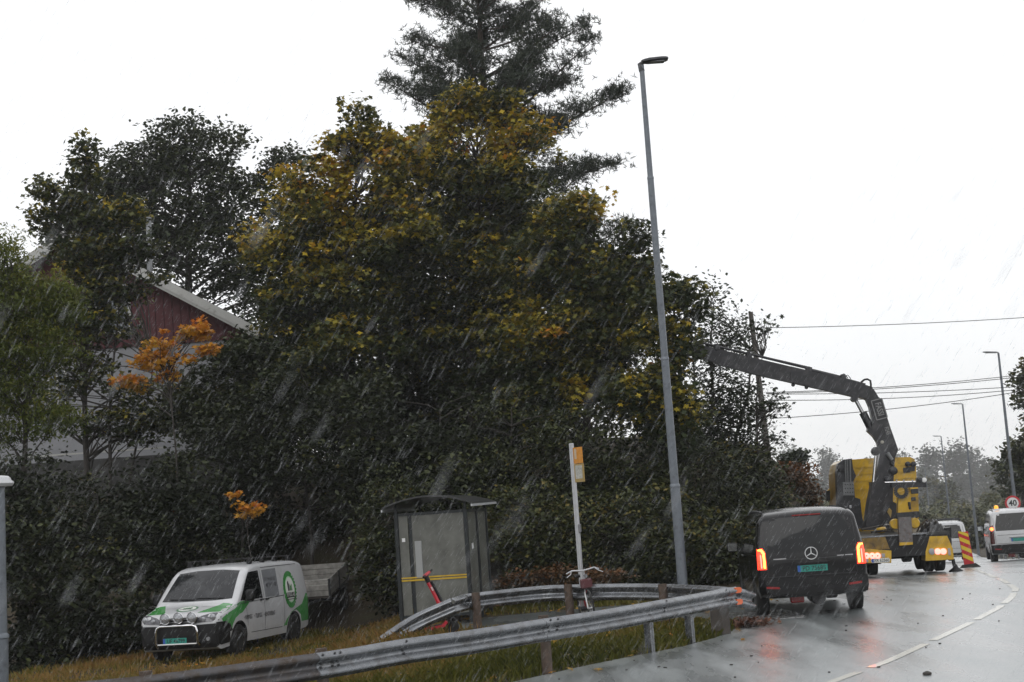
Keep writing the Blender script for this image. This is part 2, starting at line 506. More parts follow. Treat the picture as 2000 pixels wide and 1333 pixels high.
# centre line dashes: parts of the road, slightly worn paint
M_mark = mat('road_paint', (.62, .61, .55), .35, 0, var=.08, scale=9, coat=.3, dirt_or_reflection=(.25, .25, .24), dscale=14, dlo=.6, dhi=.72)
cl = []
for y in np.arange(5, 80, .1): cl.append((lerp_tab(XC, y), y))
cl = np.array(cl); sarc = np.concatenate([[0], np.cumsum(np.hypot(*np.diff(cl, axis=0).T))])
def clp(s): return np.array([np.interp(s, sarc, cl[:, 0]), np.interp(s, sarc, cl[:, 1])])
s0 = 0.9
while s0 < sarc[-1] - 4:
    L_ = 2.55
    b_ = MB(); vs_ = []; n_ = 6
    for k in range(n_ + 1):
        p = clp(s0 + L_ * k / n_); d = clp(s0 + L_ * k / n_ + .05) - p; d /= np.linalg.norm(d); nrm = np.array([d[1], -d[0]])
        a_, c_ = lerp_tab(XL, p[1]), lerp_tab(XR, p[1])
        for sgn in (-1, 1):
            q = p + nrm * sgn * .065
            u = (q[0] - a_) / (c_ - a_)
            vs_.append((q[0], q[1], zr(q[1]) + .03 * math.sin(PI * u) - .012 + .005))
    b_.add(vs_, [(2 * k, 2 * k + 1, 2 * k + 3, 2 * k + 2) for k in range(n_)])
    b_.build('lane_dash', M_mark, road)
    s0 += L_ + .42
# right edge line
b_ = MB(); vs_ = []; yy = np.arange(8, 90, 1.0)
for y in yy:
    a_, c_ = lerp_tab(XL, y), lerp_tab(XR, y)
    for off in (.55, .42):
        q = c_ - off; u = (q - a_) / (c_ - a_); vs_.append((q, y, zr(y) + .03 * math.sin(PI * u) - .006))
b_.add(vs_, [(2 * k, 2 * k + 1, 2 * k + 3, 2 * k + 2) for k in range(len(yy) - 1)])
b_.build('edge_line', M_mark, road)

# ------------------------------------------------------------------ guard rails
WP = [(-.156, .012), (-.146, .018), (-.118, .072), (-.105, .082), (-.085, .083), (-.068, .074), (-.032, .012), (0, .0), (.032, .012), (.068, .074), (.085, .083), (.105, .082), (.118, .072), (.146, .018), (.156, .012)]
def wbeam(pts, t=.004, off=0.0, slope=None):
    """pts: rail centre line at beam mid height; the lobes face to the right of travel"""
    mb = MB(); n = len(WP); vs = []
    P = [Vector(p) for p in pts]
    for i, p in enumerate(P):
        d = P[min(i + 1, len(P) - 1)] - P[max(i - 1, 0)]
        dh = Vector((d.x, d.y, 0)).normalized()
        nr = Vector((dh.y, -dh.x, 0)); up = nr.cross(d.normalized())
        if up.z < 0: up = -up
        for (z, o) in WP: vs.append(p + nr * (o + off) + up * z)
        for (z, o) in WP: vs.append(p + nr * (o + off - t) + up * z * .995)
    fs = []; m = 2 * n
    for i in range(len(P) - 1):
        a, b = i * m, (i + 1) * m
        for k in range(n - 1):
            fs.append((a + k, b + k, b + k + 1, a + k + 1))
            fs.append((a + n + k + 1, b + n + k + 1, b + n + k, a + n + k))
        fs.append((a + n - 1, b + n - 1, b + 2 * n - 1, a + 2 * n - 1)); fs.append((a + n, b + n, b, a))
    for a in (0, (len(P) - 1) * m):
        for k in range(n - 1): fs.append((a + k, a + k + 1, a + n + k + 1, a + n + k))
    mb.add(vs, fs)
    return mb

fr_px = [(-60, 1346), (100, 1336), (320, 1315), (640, 1272), (780, 1249), (920, 1230), (1070, 1207), (1170, 1192), (1270, 1175), (1350, 1161), (1415, 1149), (1436, 1146)]
fr = [G(x, y, .74) - Vector((0, 0, .156)) for x, y in fr_px]
fr = catmull(fr, 10)
def seg_by_px(path, x0, x1):
    """part of a path between two picture columns"""
    res = []
    for p in path:
        v = p - CAMP; X_ = 1000 + FPX * v.dot(_R) / v.dot(_F)
        if x0 - .01 <= X_ <= x1 + .01: res.append(p)
    return res
def px_point(path, x):
    best = None
    for a, b in zip(path, path[1:]):
        va, vb = a - CAMP, b - CAMP
        xa = 1000 + FPX * va.dot(_R) / va.dot(_F); xb = 1000 + FPX * vb.dot(_R) / vb.dot(_F)
        if (xa - x) * (xb - x) <= 0 and xa != xb:
            t = (x - xa) / (xb - xa); return a + (b - a) * t
    return path[0] if x < 0 else path[-1]
front = thing('guard_rail', 'long wet steel guard rail with orange reflectors on its end, nearest the main road', 'guardrail', fr[0] * 0 + Vector((0.2, 20, 0)))
org = front.location.copy()
def seg(path, a, b, n=14):
    return [px_point(path, a + (b - a) * k / n) - org for k in range(n + 1)]
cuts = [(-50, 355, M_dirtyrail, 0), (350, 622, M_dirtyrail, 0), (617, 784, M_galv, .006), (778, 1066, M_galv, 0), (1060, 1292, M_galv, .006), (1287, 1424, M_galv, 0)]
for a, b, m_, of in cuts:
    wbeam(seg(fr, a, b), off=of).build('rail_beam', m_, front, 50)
# flared end piece
e0 = px_point(fr, 1418) - org; e1 = px_point(fr, 1438) - org
wbeam([e0, e0.lerp(e1, .5), e1 + Vector((.0, .03, -.005))], off=.007).build('rail_end', M_galv, front, 50)
dirv = (e1 - e0).normalized(); nrm = Vector((dirv.y, -dirv.x, 0))
for zz in (.095, -.095):
    b_ = MB(); c = e1 + nrm * .05 + Vector((0, 0, zz)) - dirv * .02
    b_.prism([(-.07, -.042), (.05, -.042), (.085, -.015), (.085, .025), (.05, .046), (-.07, .046)], .06, Matrix(((dirv.x, 0, nrm.x, c.x), (dirv.y, 0, nrm.y, c.y), (dirv.z, 1, 0, c.z), (0, 0, 0, 1))))
    b_.build('reflector', M_orange_ref, front)
bolt_mb = MB(); bolt_mb.lathe([(.016, 0), (.016, .008), (.009, .013)], 'z', 8)
bolt_me = None
def place_bolt(par, p, nr):
    global bolt_me
    if bolt_me is None:
        o = bolt_mb.build('bolt', M_darkmetal); bolt_me = o.data
    else: o = link('bolt', bolt_me)
    o.parent = par; o.location = p
    o.rotation_euler = Vector(nr).to_track_quat('Z', 'Y').to_euler()
for px_ in (626, 650, 660, 786, 1070, 1085, 1412, 1296):
    p = px_point(fr, px_) - org; q = px_point(fr, px_ + 6) - org; d = (q - p).normalized(); nr = Vector((d.y, -d.x, 0))
    for zz, of in ((.128, .066), (-.02, .012), (.02, .012)):
        place_bolt(front, p + nr * (of + .008) + Vector((0, 0, zz)) + d * rnd.uniform(-.02, .02), nr if abs(zz) < .1 else (nr + Vector((0, 0, .9))).normalized())
def post_wood(par, base, h, r, m_=M_rust, top=.02):
    b_ = MB(); b_.tube([base + Vector((0, 0, -.12)), base + Vector((.004, 0, h * .5)), base + Vector((0, .006, h))], [r, r * .97, r * .95], 12)
    return b_.build('post', m_, par, 40)
for px_, kind in ((-20, 'w'), (288, 'w'), (637, 'w'), (1072, 'w')):
    p = px_point(fr, px_) - org; q = px_point(fr, px_ + 6) - org; d = (q - p).normalized(); nr = Vector((d.y, -d.x, 0))
    c = p - nr * .085; gz = float(zg(c.x + org.x, c.y + org.y))
    post_wood(front, Vector((c.x, c.y, gz)), c.z + .19 - gz, .075)
for px_ in (1271, 1350):
    p = px_point(fr, px_) - org; q = px_point(fr, px_ + 6) - org; d = (q - p).normalized(); nr = Vector((d.y, -d.x, 0))
    c = p - nr * .06; gz = float(zg(c.x + org.x, c.y + org.y)) - .1
    b_ = MB()
    for off, sx, sy in ((0, .012, .11), (-.05, .1, .01), (.05, .1, .01)):
        cc = Vector((c.x, c.y, 0)) + nr * off
        b_.box((cc.x, cc.y, (gz + c.z + .1) / 2), (sx, sy, c.z + .1 - gz) if off == 0 else (sx, sy, c.z + .1 - gz), Matrix.Rotation(math.atan2(d.y, d.x), 3, 'Z'))
    b_.build('post', M_galv, front)
p = px_point(fr, 1418) - org; c = p - nrm * .16; gz = float(zg(c.x + org.x, c.y + org.y)) - .1
b_ = MB(); b_.box((c.x, c.y, (gz + c.z + .05) / 2), (.24, .24, c.z + .05 - gz), Matrix.Rotation(math.atan2(dirv.y, dirv.x), 3, 'Z'), bev=.02); b_.build('post', M_darkwood, front)

# rear rail: runs behind, bends down into the grass on the left, posts on the camera side
rr_pts = [(725, 1258, .08), (800, 1215, .42), (888, 1166, .735), (920, 1159, .735), (1050, 1145, .74), (1120, 1142, .74), (1230, 1140, .74), (1310, 1141, .74), (1380, 1144, .74), (1432, 1148, .72), (1470, 1156, .66)]
rr = []
for x, y, z in rr_pts:
    if z < .7 and x < 900:
        yy_ = {725: 26.2, 800: 27.0}[x]; p = at(x, y, yy_); p.z = z
    else: p = G(x, y, z)
    if x > 1440: p = at(x, y, 24.6)
    rr.append(p - Vector((0, 0, .156)))
rrs = catmull(rr[:3], 8)[:-1] + catmull(rr[2:], 8)
rear = thing('guard_rail', 'older guard rail with rusty posts, its left end sloping down into the grass', 'guardrail', (0.2, 27.5, 0))
org2 = rear.location.copy()
def seg2(a, b, n=14): return [px_point(rrs, a + (b - a) * k / n) - org2 for k in range(n + 1)]
for a, b, of in ((728, 886, 0), (882, 1058, .006), (1054, 1320, 0), (1316, 1468, .006)):
    wbeam(seg2(a, b), off=of).build('rail_beam', M_galv, rear, 50)
for px_ in (917, 1121, 1311):
    p = px_point(rrs, px_) - org2; q = px_point(rrs, px_ + 6) - org2; d = (q - p).normalized(); nr = Vector((d.y, -d.x, 0))
    c = p + nr * .17; gz = float(zg(c.x + org2.x, c.y + org2.y))
    po = post_wood(rear, Vector((c.x, c.y, gz)), c.z + .17 - gz, .085)
    place_bolt(rear, c + nr * .085 + Vector((.0, 0, .03)), nr)

# far guard rail at the bend of the road
far_pts = [(20.9, 62.5), (22.2, 68), (24.8, 76), (27.5, 85)]
fp = catmull([Vector((x, y, float(zr(y)) + .62)) for x, y in far_pts], 5)
fr3 = thing('guard_rail', 'pale guard rail on the far bend beside the white van with the beacon', 'guardrail', (20.9, 62.5, float(zr(62.5))))
o3 = fr3.location.copy()
wbeam([p - o3 for p in fp]).build('rail_beam', M_galv, fr3, 50)
for p in fp[::3]:
    b_ = MB(); b_.box((p.x - o3.x, p.y - o3.y + .1, -.25 + (p.z - o3.z) / 2), (.1, .1, p.z - o3.z + .5)); b_.build('post', M_galv, fr3)

# ------------------------------------------------------------------ lamp posts
def tube_pole(par, segs, m_, n=16):
    for (z0, z1, r0, r1) in segs:
        b_ = MB(); b_.cyl((0, 0, z0), (0, 0, z1), r0, r1, n); b_.build('pole', m_, par, 40)
def lamp_head(par, z, L, m_=M_darkmetal, side=1, pitch=.05):
    b_ = MB()
    prof = [(0, .045, .05), (.12, .09, .07), (.3, .125, .08), (.75, .13, .075), (.92, .12, .06), (1.0, .09, .04)]
    vs = []
    for u, hw, ht in prof:
        x = side * u * L
        for a, c in ((-1, -.35), (-.7, -1), (.7, -1), (1, -.35), (.7, 1), (-.7, 1)):
            vs.append((x, a * hw, z + pitch * u * L + c * ht * .5 + .03))
    fs = []
    for i in range(len(prof) - 1):
        for k in range(6): fs.append((i * 6 + k, i * 6 + (k + 1) % 6, (i + 1) * 6 + (k + 1) % 6, (i + 1) * 6 + k))
    fs += [tuple(range(6)), tuple(30 + k for k in range(6))]
    b_.add(vs, fs)
    h = b_.build('lamp_head', m_, par, 40); fix_normals(h)
    b_ = MB(); b_.box((side * L * .55, 0, z + pitch * L * .55 - .012), (L * .6, .17, .008)); b_.build('lamp_glass', M_lens, h)
base = at(1333, 1140, 27.0)
gz = float(zg(base.x, base.y))
lamp = thing('street_lamp', 'tall grey street lamp standing behind the guard rails, leaning left, nearest the middle', 'street lamp', (base.x, base.y, gz))
top = at(1253, 128, 27.0); dz = top.z - gz
lean = math.atan2(top.x - base.x, dz)
lamp.rotation_euler = (0, lean, 0)
tube_pole(lamp, [(-.2, 2.55, .098, .092), (2.55, 4.95, .082, .074), (4.95, 8.45, .068, .062), (8.45, dz, .055, .048)], M_greypole)
for z_, r_ in ((2.55, .098), (4.95, .08), (8.45, .066)):
    b_ = MB(); b_.lathe([(r_ - .012, -.03), (r_, -.02), (r_, .02), (r_ - .02, .045)], 'z', 16, (0, 0, z_)); b_.build('collar', M_greypole, lamp, 40)
b_ = MB(); b_.tube([(0, 0, dz - .12), (-.03, 0, dz + .02), (.06, 0, dz + .07)], [.06, .05, .045], 8); b_.build('bracket', M_darkmetal, lamp, 40)
lamp_head(lamp, dz + .04, .52)

M_lampgrey = mat('lamp_grey', (.30, .31, .32), .35, .2, var=.1)
far_l = [((1950, 690), 70, 'tall thin street lamp rising behind the speed limit sign'), ((1880, 790), 97, 'thin street lamp standing just left of the tallest far lamp'), ((1838, 853), 130, 'small far street lamp right above the yellow and red marker board side of the truck'), ((1806, 911), 200, 'farthest and shortest lamp post in the haze beside the crane truck')]
far_l[2] = ((1838, 853), 130, 'small hazy street lamp, third in the row counting from the speed sign')
proto = None
for (px_, Yd, lb) in far_l:
    t_ = at(px_[0], px_[1], Yd); gz = float(zg(t_.x, t_.y)); hgt = t_.z - gz
    l_ = thing('street_lamp', lb, 'street lamp', (t_.x, t_.y, gz), group='street lamps along the far road')
    b_ = MB(); b_.tube([(0, 0, -.3), (0, 0, hgt)], [.1, .05], 10); b_.build('pole', M_greypole, l_, 40)
    if Yd < 180: lamp_head(l_, hgt, .75, M_lampgrey, side=-1, pitch=.1)

# low park lamp cut by the left edge of the frame
pc = at(-4, 1100, 20.5); gz = float(zg(pc.x, pc.y)); tz = at(-4, 952, 20.5).z - gz
pl = thing('park_lamp', 'short grey lamp post with a pale domed head, cut by the left picture edge', 'lamp post', (pc.x - .02, pc.y, gz)); pl.rotation_euler = (0, math.radians(1.5), 0)
tube_pole(pl, [(-.3, 1.02, .115, .108), (1.02, tz, .095, .062)], M_greypole)
b_ = MB(); b_.lathe([(.108, -.03), (.12, -.02), (.12, .02), (.095, .05)], 'z', 18, (0, 0, 1.02)); b_.build('collar', M_greypole, pl, 40)
M_dome = mat('lamp_dome', (.55, .56, .58), .3, 0, coat=.3, var=.08)
b_ = MB(); b_.lathe([(.05, -.0), (.16, .01), (.19, .05), (.185, .07), (.15, .1), (.145, .125), (.11, .155), (.02, .165)], 'z', 24, (0, 0, tz)); b_.build('lamp_head', M_dome, pl, 40)
# ------------------------------------------------------------------ vehicle bodies
def van_body(name, parent, L, W, H, top, hood_w, wheels, wr, mat_, wall_black=None, lean=.16, zlow=.30, tumble=1.0, rearlift=.42, roof_r=.13):
    """local: +Y forward, nose at y=L/2. top: list of (distance from nose, height)"""
    n_side, n_arc, n_top = 9, 5, 5
    hw = W / 2
    WPF = [(.2, .90), (.35, .945), (.55, .985), (.85, 1.0), (1.05, .99), (1.3, .955), (1.6, .90), (1.85, .855), (2.1, .82)]
    def wz(z): return hw * (1 - (1 - lerp_tab(WPF, z)) * tumble)
    PIN = [(0, hood_w), (.04, hood_w + .07), (.12, .945), (.3, .975), (.7, .995), (1.0, 1), (L - .3, 1), (L - .12, .992), (L - .04, .975), (L, .94)]
    BOT = [(0, zlow + .06), (.12, zlow - .06), (.5, zlow - .03), (1.0, zlow), (L - .7, zlow), (L - .2, zlow + .05), (L, rearlift)]
    ds = [0, .03, .08, .15, .25, .4, .55, .7, .8, .88, .98, 1.1, 1.25, 1.4, 1.5, 1.58, 1.68, 1.8, 2.0, 2.4, 2.9, 3.4, 3.9, L - .7, L - .5, L - .35, L - .22, L - .13, L - .06, L - .02, L]
    rings = []
    for d in sorted(ds):
        zt = lerp_tab(top, d); zb = lerp_tab(BOT, d); pin = lerp_tab(PIN, d)
        rc = min(roof_r, (zt - zb) * .3) if d > 1.5 else min(.10, (zt - zb) * .3)
        zc = zt - rc - .03
        half = []
        for k in range(n_side):
            z = zb + (zc - zb) * k / (n_side - 1)
            half.append((wz(z) * pin, z))
        wc = half[-1][0]
        rx = rc * 1.25
        for k in range(1, n_arc + 1):
            a = (PI / 2) * k / n_arc
            half.append((wc - rx + rx * math.cos(a), zc + rc * math.sin(a)))
        xe = half[-1][0]
        for k in range(1, n_top):
            x = xe * (1 - k / n_top); half.append((x, zc + rc + .03 * (1 - (x / xe) ** 2)))
        s = float(sstep(L - .75, L, d))
        def yy(z):
            return L / 2 - d + (lean * max(0, (z - 1.0) / .95) ** 1.25 * s if z > 1.0 else 0)
        ring = [Vector((x, yy(z), z)) for x, z in half] + [Vector((0, yy(zc + rc + .03), zc + rc + .03))] + [Vector((-x, yy(z), z)) for x, z in half[::-1]]
        rings.append(ring)
    nr = len(rings[0]); vs = [p for r in rings for p in r]; fs = []
    for i in range(len(rings) - 1):
        for k in range(nr):
            k2 = (k + 1) % nr
            fs.append((i * nr + k, i * nr + k2, (i + 1) * nr + k2, (i + 1) * nr + k))
    for ri, sgn, bul in ((0, 1, .035), (len(rings) - 1, -1, .035)):
        ring = rings[ri]; zs = [p.z for p in ring]; c = Vector((0, 0, (min(zs) + max(zs)) / 2))
        c.y = sum(p.y for p in ring) / nr
        prev = [ri * nr + k for k in range(nr)]
        for s in (.93, .8, .6, .35):
            cur = []
            for k, p in enumerate(ring):
                q = Vector((p.x * s, p.y, c.z + (p.z - c.z) * s))
                # follow the lean of the end
                if sgn < 0: q.y = -L / 2 + (lean * max(0, (q.z - 1.0) / .95) ** 1.25 if q.z > 1.0 else 0)
                q.y += sgn * bul * (1 - s * s)
                cur.append(len(vs)); vs.append(q)
            for k in range(nr):
                k2 = (k + 1) % nr
                fs.append((prev[k2], prev[k], cur[k], cur[k2]) if sgn > 0 else (prev[k], prev[k2], cur[k2], cur[k]))
            prev = cur
        ci = len(vs); q = c.copy()
        if sgn < 0: q.y = -L / 2 + (lean * max(0, (q.z - 1.0) / .95) ** 1.25 if q.z > 1.0 else 0)
        q.y += sgn * bul; vs.append(q)
        for k in range(nr):
            k2 = (k + 1) % nr; fs.append((prev[k2], prev[k], ci) if sgn > 0 else (prev[k], prev[k2], ci))
    me = bpy.data.meshes.new(name); me.from_pydata(vs, [], fs); me.materials.append(mat_); me.materials.append(M_black); me.update()
    ob = link(name, me)
    fix_normals(ob)
    # wheel arches
    cut = MB()
    for wy in wheels:
        for s in (-1, 1):
            cut.cyl((s * (hw + .1), wy, wr), (s * (hw - .30), wy, wr), wr + .075, None, 28)
    co = cut.build('arch_cutter', M_black); fix_normals(co)
    md = ob.modifiers.new('arches', 'BOOLEAN'); md.object = co; md.operation = 'DIFFERENCE'; md.solver = 'EXACT'
    try: md.material_mode = 'TRANSFER'
    except Exception: pass
    dg = bpy.context.evaluated_depsgraph_get(); dg.update()
    me2 = bpy.data.meshes.new_from_object(ob.evaluated_get(dg))
    bpy.data.objects.remove(co); bpy.data.objects.remove(ob)
    me2.name = name
    me2.shade_smooth(); me2.set_sharp_from_angle(angle=math.radians(38))
    o = link(name, me2, parent)
    bm = bmesh.new(); bm.from_mesh(me2); bv = BVHTree.FromBMesh(bm); bm.free()
    return o, bv

SIDES = {  # (origin builder, direction)
    'L': (lambda u, v: Vector((-4, u, v)), Vector((1, 0, 0))),
    'R': (lambda u, v: Vector((4, u, v)), Vector((-1, 0, 0))),
    'F': (lambda u, v: Vector((u, 8, v)), Vector((0, -1, 0))),
    'B': (lambda u, v: Vector((u, -8, v)), Vector((0, 1, 0))),
    'T': (lambda u, v: Vector((u, v, 6)), Vector((0, 0, -1))),
}
def hit(bv, side, u, v):
    fo, d = SIDES[side]
    o = fo(u, v)
    p, n, i, t = bv.ray_cast(o, d)
    if p is None:
        p, n, i, t = bv.find_nearest(o + d * (3 if side in 'LR' else 5.6))
    if n.dot(d) > 0: n = -n
    return p, n
def panel_mesh(bv, side, poly, off=.004, skirt=.012, maxlen=.12):
    bm = bmesh.new()
    vs = [bm.verts.new((p[0], p[1], 0)) for p in poly]
    bm.faces.new(vs)
    bmesh.ops.triangulate(bm, faces=bm.faces[:])
    for it in range(5):
        es = [e for e in bm.edges if e.calc_length() > maxlen]
        if not es: break
        bmesh.ops.subdivide_edges(bm, edges=es, cuts=1)
        bmesh.ops.triangulate(bm, faces=bm.faces[:])
    bm.verts.index_update()
    top, low = [], []
    for q in bm.verts:
        p, n = hit(bv, side, q.co.x, q.co.y)
        top.append(p + n * off); low.append(p - n * skirt)
    fs = [[q.index for q in f.verts] for f in bm.faces]
    bd = [[q.index for q in e.verts] for e in bm.edges if len(e.link_faces) == 1]
    bm.free()
    m = len(top)
    mb = MB(); mb.add(top + low, fs + [(a, b, b + m, a + m) for a, b in bd])
    return mb
def panel(name, bv, side, poly, mat_, parent, off=.004, maxlen=.12, smooth=30):
    mb = panel_mesh(bv, side, poly, off, maxlen=maxlen)
    o = mb.build(name, mat_, parent); fix_normals(o)
    # make sure the outside faces out
    d = SIDES[side][1]
    big = max(o.data.polygons, key=lambda f: f.area)
    if big.normal.dot(d) > 0:
        o.data.flip_normals()
    o.data.shade_smooth(); o.data.set_sharp_from_angle(angle=math.radians(smooth))
    return o
def strips(name, bv, side, lines, wd, mat_, parent, off=.003):
    """thin seams along polylines"""
    mb = MB()
    for ln in lines:
        P = []
        for a, b in zip(ln, ln[1:]):
            n_ = max(1, int(math.hypot(b[0] - a[0], b[1] - a[1]) / .1))
            P += [(a[0] + (b[0] - a[0]) * k / n_, a[1] + (b[1] - a[1]) * k / n_) for k in range(n_)]
        P.append(ln[-1])
        vs = []
        for i, p in enumerate(P):
            q = P[min(i + 1, len(P) - 1)]; r = P[max(i - 1, 0)]
            dx, dy = q[0] - r[0], q[1] - r[1]; l_ = math.hypot(dx, dy) or 1
            nx_, ny_ = -dy / l_ * wd / 2, dx / l_ * wd / 2
            for s in (-1, 1):
                h, n = hit(bv, side, p[0] + nx_ * s, p[1] + ny_ * s); vs.append(h + n * off)
        mb.add(vs, [(2 * i, 2 * i + 1, 2 * i + 3, 2 * i + 2) for i in range(len(P) - 1)])
    return mb.build(name, mat_, parent)

def text_mesh(s, size=1.0, bold=0.0, align='CENTER', sx=1.0):
    cu = bpy.data.curves.new('lettering', 'FONT'); cu.body = s; cu.size = size; cu.align_x = align; cu.align_y = 'CENTER'; cu.offset = bold; cu.resolution_u = 3
    o = bpy.data.objects.new('lettering', cu); COL.objects.link(o)
    dg = bpy.context.evaluated_depsgraph_get(); dg.update()
    me = bpy.data.meshes.new_from_object(o.evaluated_get(dg))
    bpy.data.objects.remove(o); bpy.data.curves.remove(cu)
    vs = [(q.co.x * sx, q.co.y) for q in me.vertices]; fs = [tuple(p.vertices) for p in me.polygons]
    bpy.data.meshes.remove(me)
    return vs, fs
def text_on(name, bv, side, s, u, v, size, mat_, parent, bold=0.0, sx=1.0, off=.006, slant=0.0):
    vs, fs = text_mesh(s, size, bold, 'CENTER', sx)
    sg = {'L': -1, 'R': 1, 'F': -1, 'B': 1, 'T': 1}[side]
    mb = MB(); P = []
    for a, b in vs:
        h, n = hit(bv, side, u + sg * a, v + b + slant * a); P.append(h + n * off)
    mb.add(P, fs)
    return mb.build(name, mat_, parent)
def text_flat(name, s, size, mat_, parent, m4, bold=0.0, sx=1.0):
    """flat lettering: m4 takes (x,y,0) to the parent's space"""
    vs, fs = text_mesh(s, size, bold, 'CENTER', sx)
    mb = MB(); mb.add([m4 @ Vector((a, b, 0)) for a, b in vs], fs)
    return mb.build(name, mat_, parent)

def wheel(parent, x, y, r, wd, side, spokes=10, rim_mat=None, hub=True, steer=0.0):
    """side: +1 outer face towards +x"""
    w_ = bpy.data.objects.new('wheel', None); w_.empty_display_size = .2; COL.objects.link(w_); w_.parent = parent
    w_.location = (x, y, r); w_.rotation_euler = (rnd.uniform(0, 1.2), 0, steer)
    b_ = MB(); h = wd / 2
    b_.lathe([(r * .66, -h * .9), (r * .80, -h), (r * .95, -h * .92), (r, -h * .7), (r, h * .7), (r * .95, h * .92), (r * .80, h), (r * .68, h * .94), (r * .66, h * .5)], 'x', 30)
    b_.build('tyre', M_rubber, w_, 40)
    b_ = MB(); R_ = r * .67; f = side * h
    b_.lathe([(R_, -f * .2), (R_, f * .93), (R_ * .93, f * .95), (R_ * .9, f * .55), (R_ * .88, -f * .1)], 'x', 30)
    b_.lathe([(R_ * .95, -f * .25), (R_ * .95, -f * .2)], 'x', 24)
    b_.lathe([(.055, -f * .2), (.055, f * .8), (.03, f * .84)], 'x', 12)
    for k in range(spokes):
        a = 2 * PI * k / spokes
        dr = Vector((0, math.cos(a), math.sin(a)))
        b_.beam(Vector((f * .72, 0, 0)) + dr * .04, Vector((f * .80, 0, 0)) + dr * R_ * .95, .030, .03, up=(1, 0, 0), wd2=.052, ht2=.028)
    b_.build('rim', rim_mat or M_rim, w_, 30)
    return w_
M_rim = mat('dark_rim', (.07, .07, .075), .25, .7, var=.2)
M_steelrim = mat('grey_rim', (.22, .22, .23), .35, .6, var=.2)

def plate(parent, c, side, text, bg, W_=.52, H_=.112, tilt=0.0):
    """number plate: side 'B' faces -y, 'F' faces +y"""
    sg = 1 if side == 'B' else -1
    m4 = Matrix.Translation(Vector(c)) @ Matrix.Rotation(tilt, 4, 'X') @ Matrix(((sg, 0, 0, 0), (0, 0, -sg, 0), (0, 1, 0, 0), (0, 0, 0, 1)))
    b_ = MB(); b_.prism([(-W_ / 2, -H_ / 2), (W_ / 2, -H_ / 2), (W_ / 2, H_ / 2), (-W_ / 2, H_ / 2)], .01, m4)
    p = b_.build('number_plate', bg, parent)
    b_ = MB(); b_.prism([(-W_ / 2 + .002, -H_ / 2 + .002), (-W_ / 2 + .05, -H_ / 2 + .002), (-W_ / 2 + .05, H_ / 2 - .002), (-W_ / 2 + .002, H_ / 2 - .002)], .003, m4 @ Matrix.Translation((0, 0, .0068)))
    b_.build('nation_strip', M_plateblue, p)
    if text: text_flat('lettering', text, H_ * .98, M_ink, p, m4 @ Matrix.Translation((.027, -.004, .0075)), bold=.0015, sx=.92)
    return p

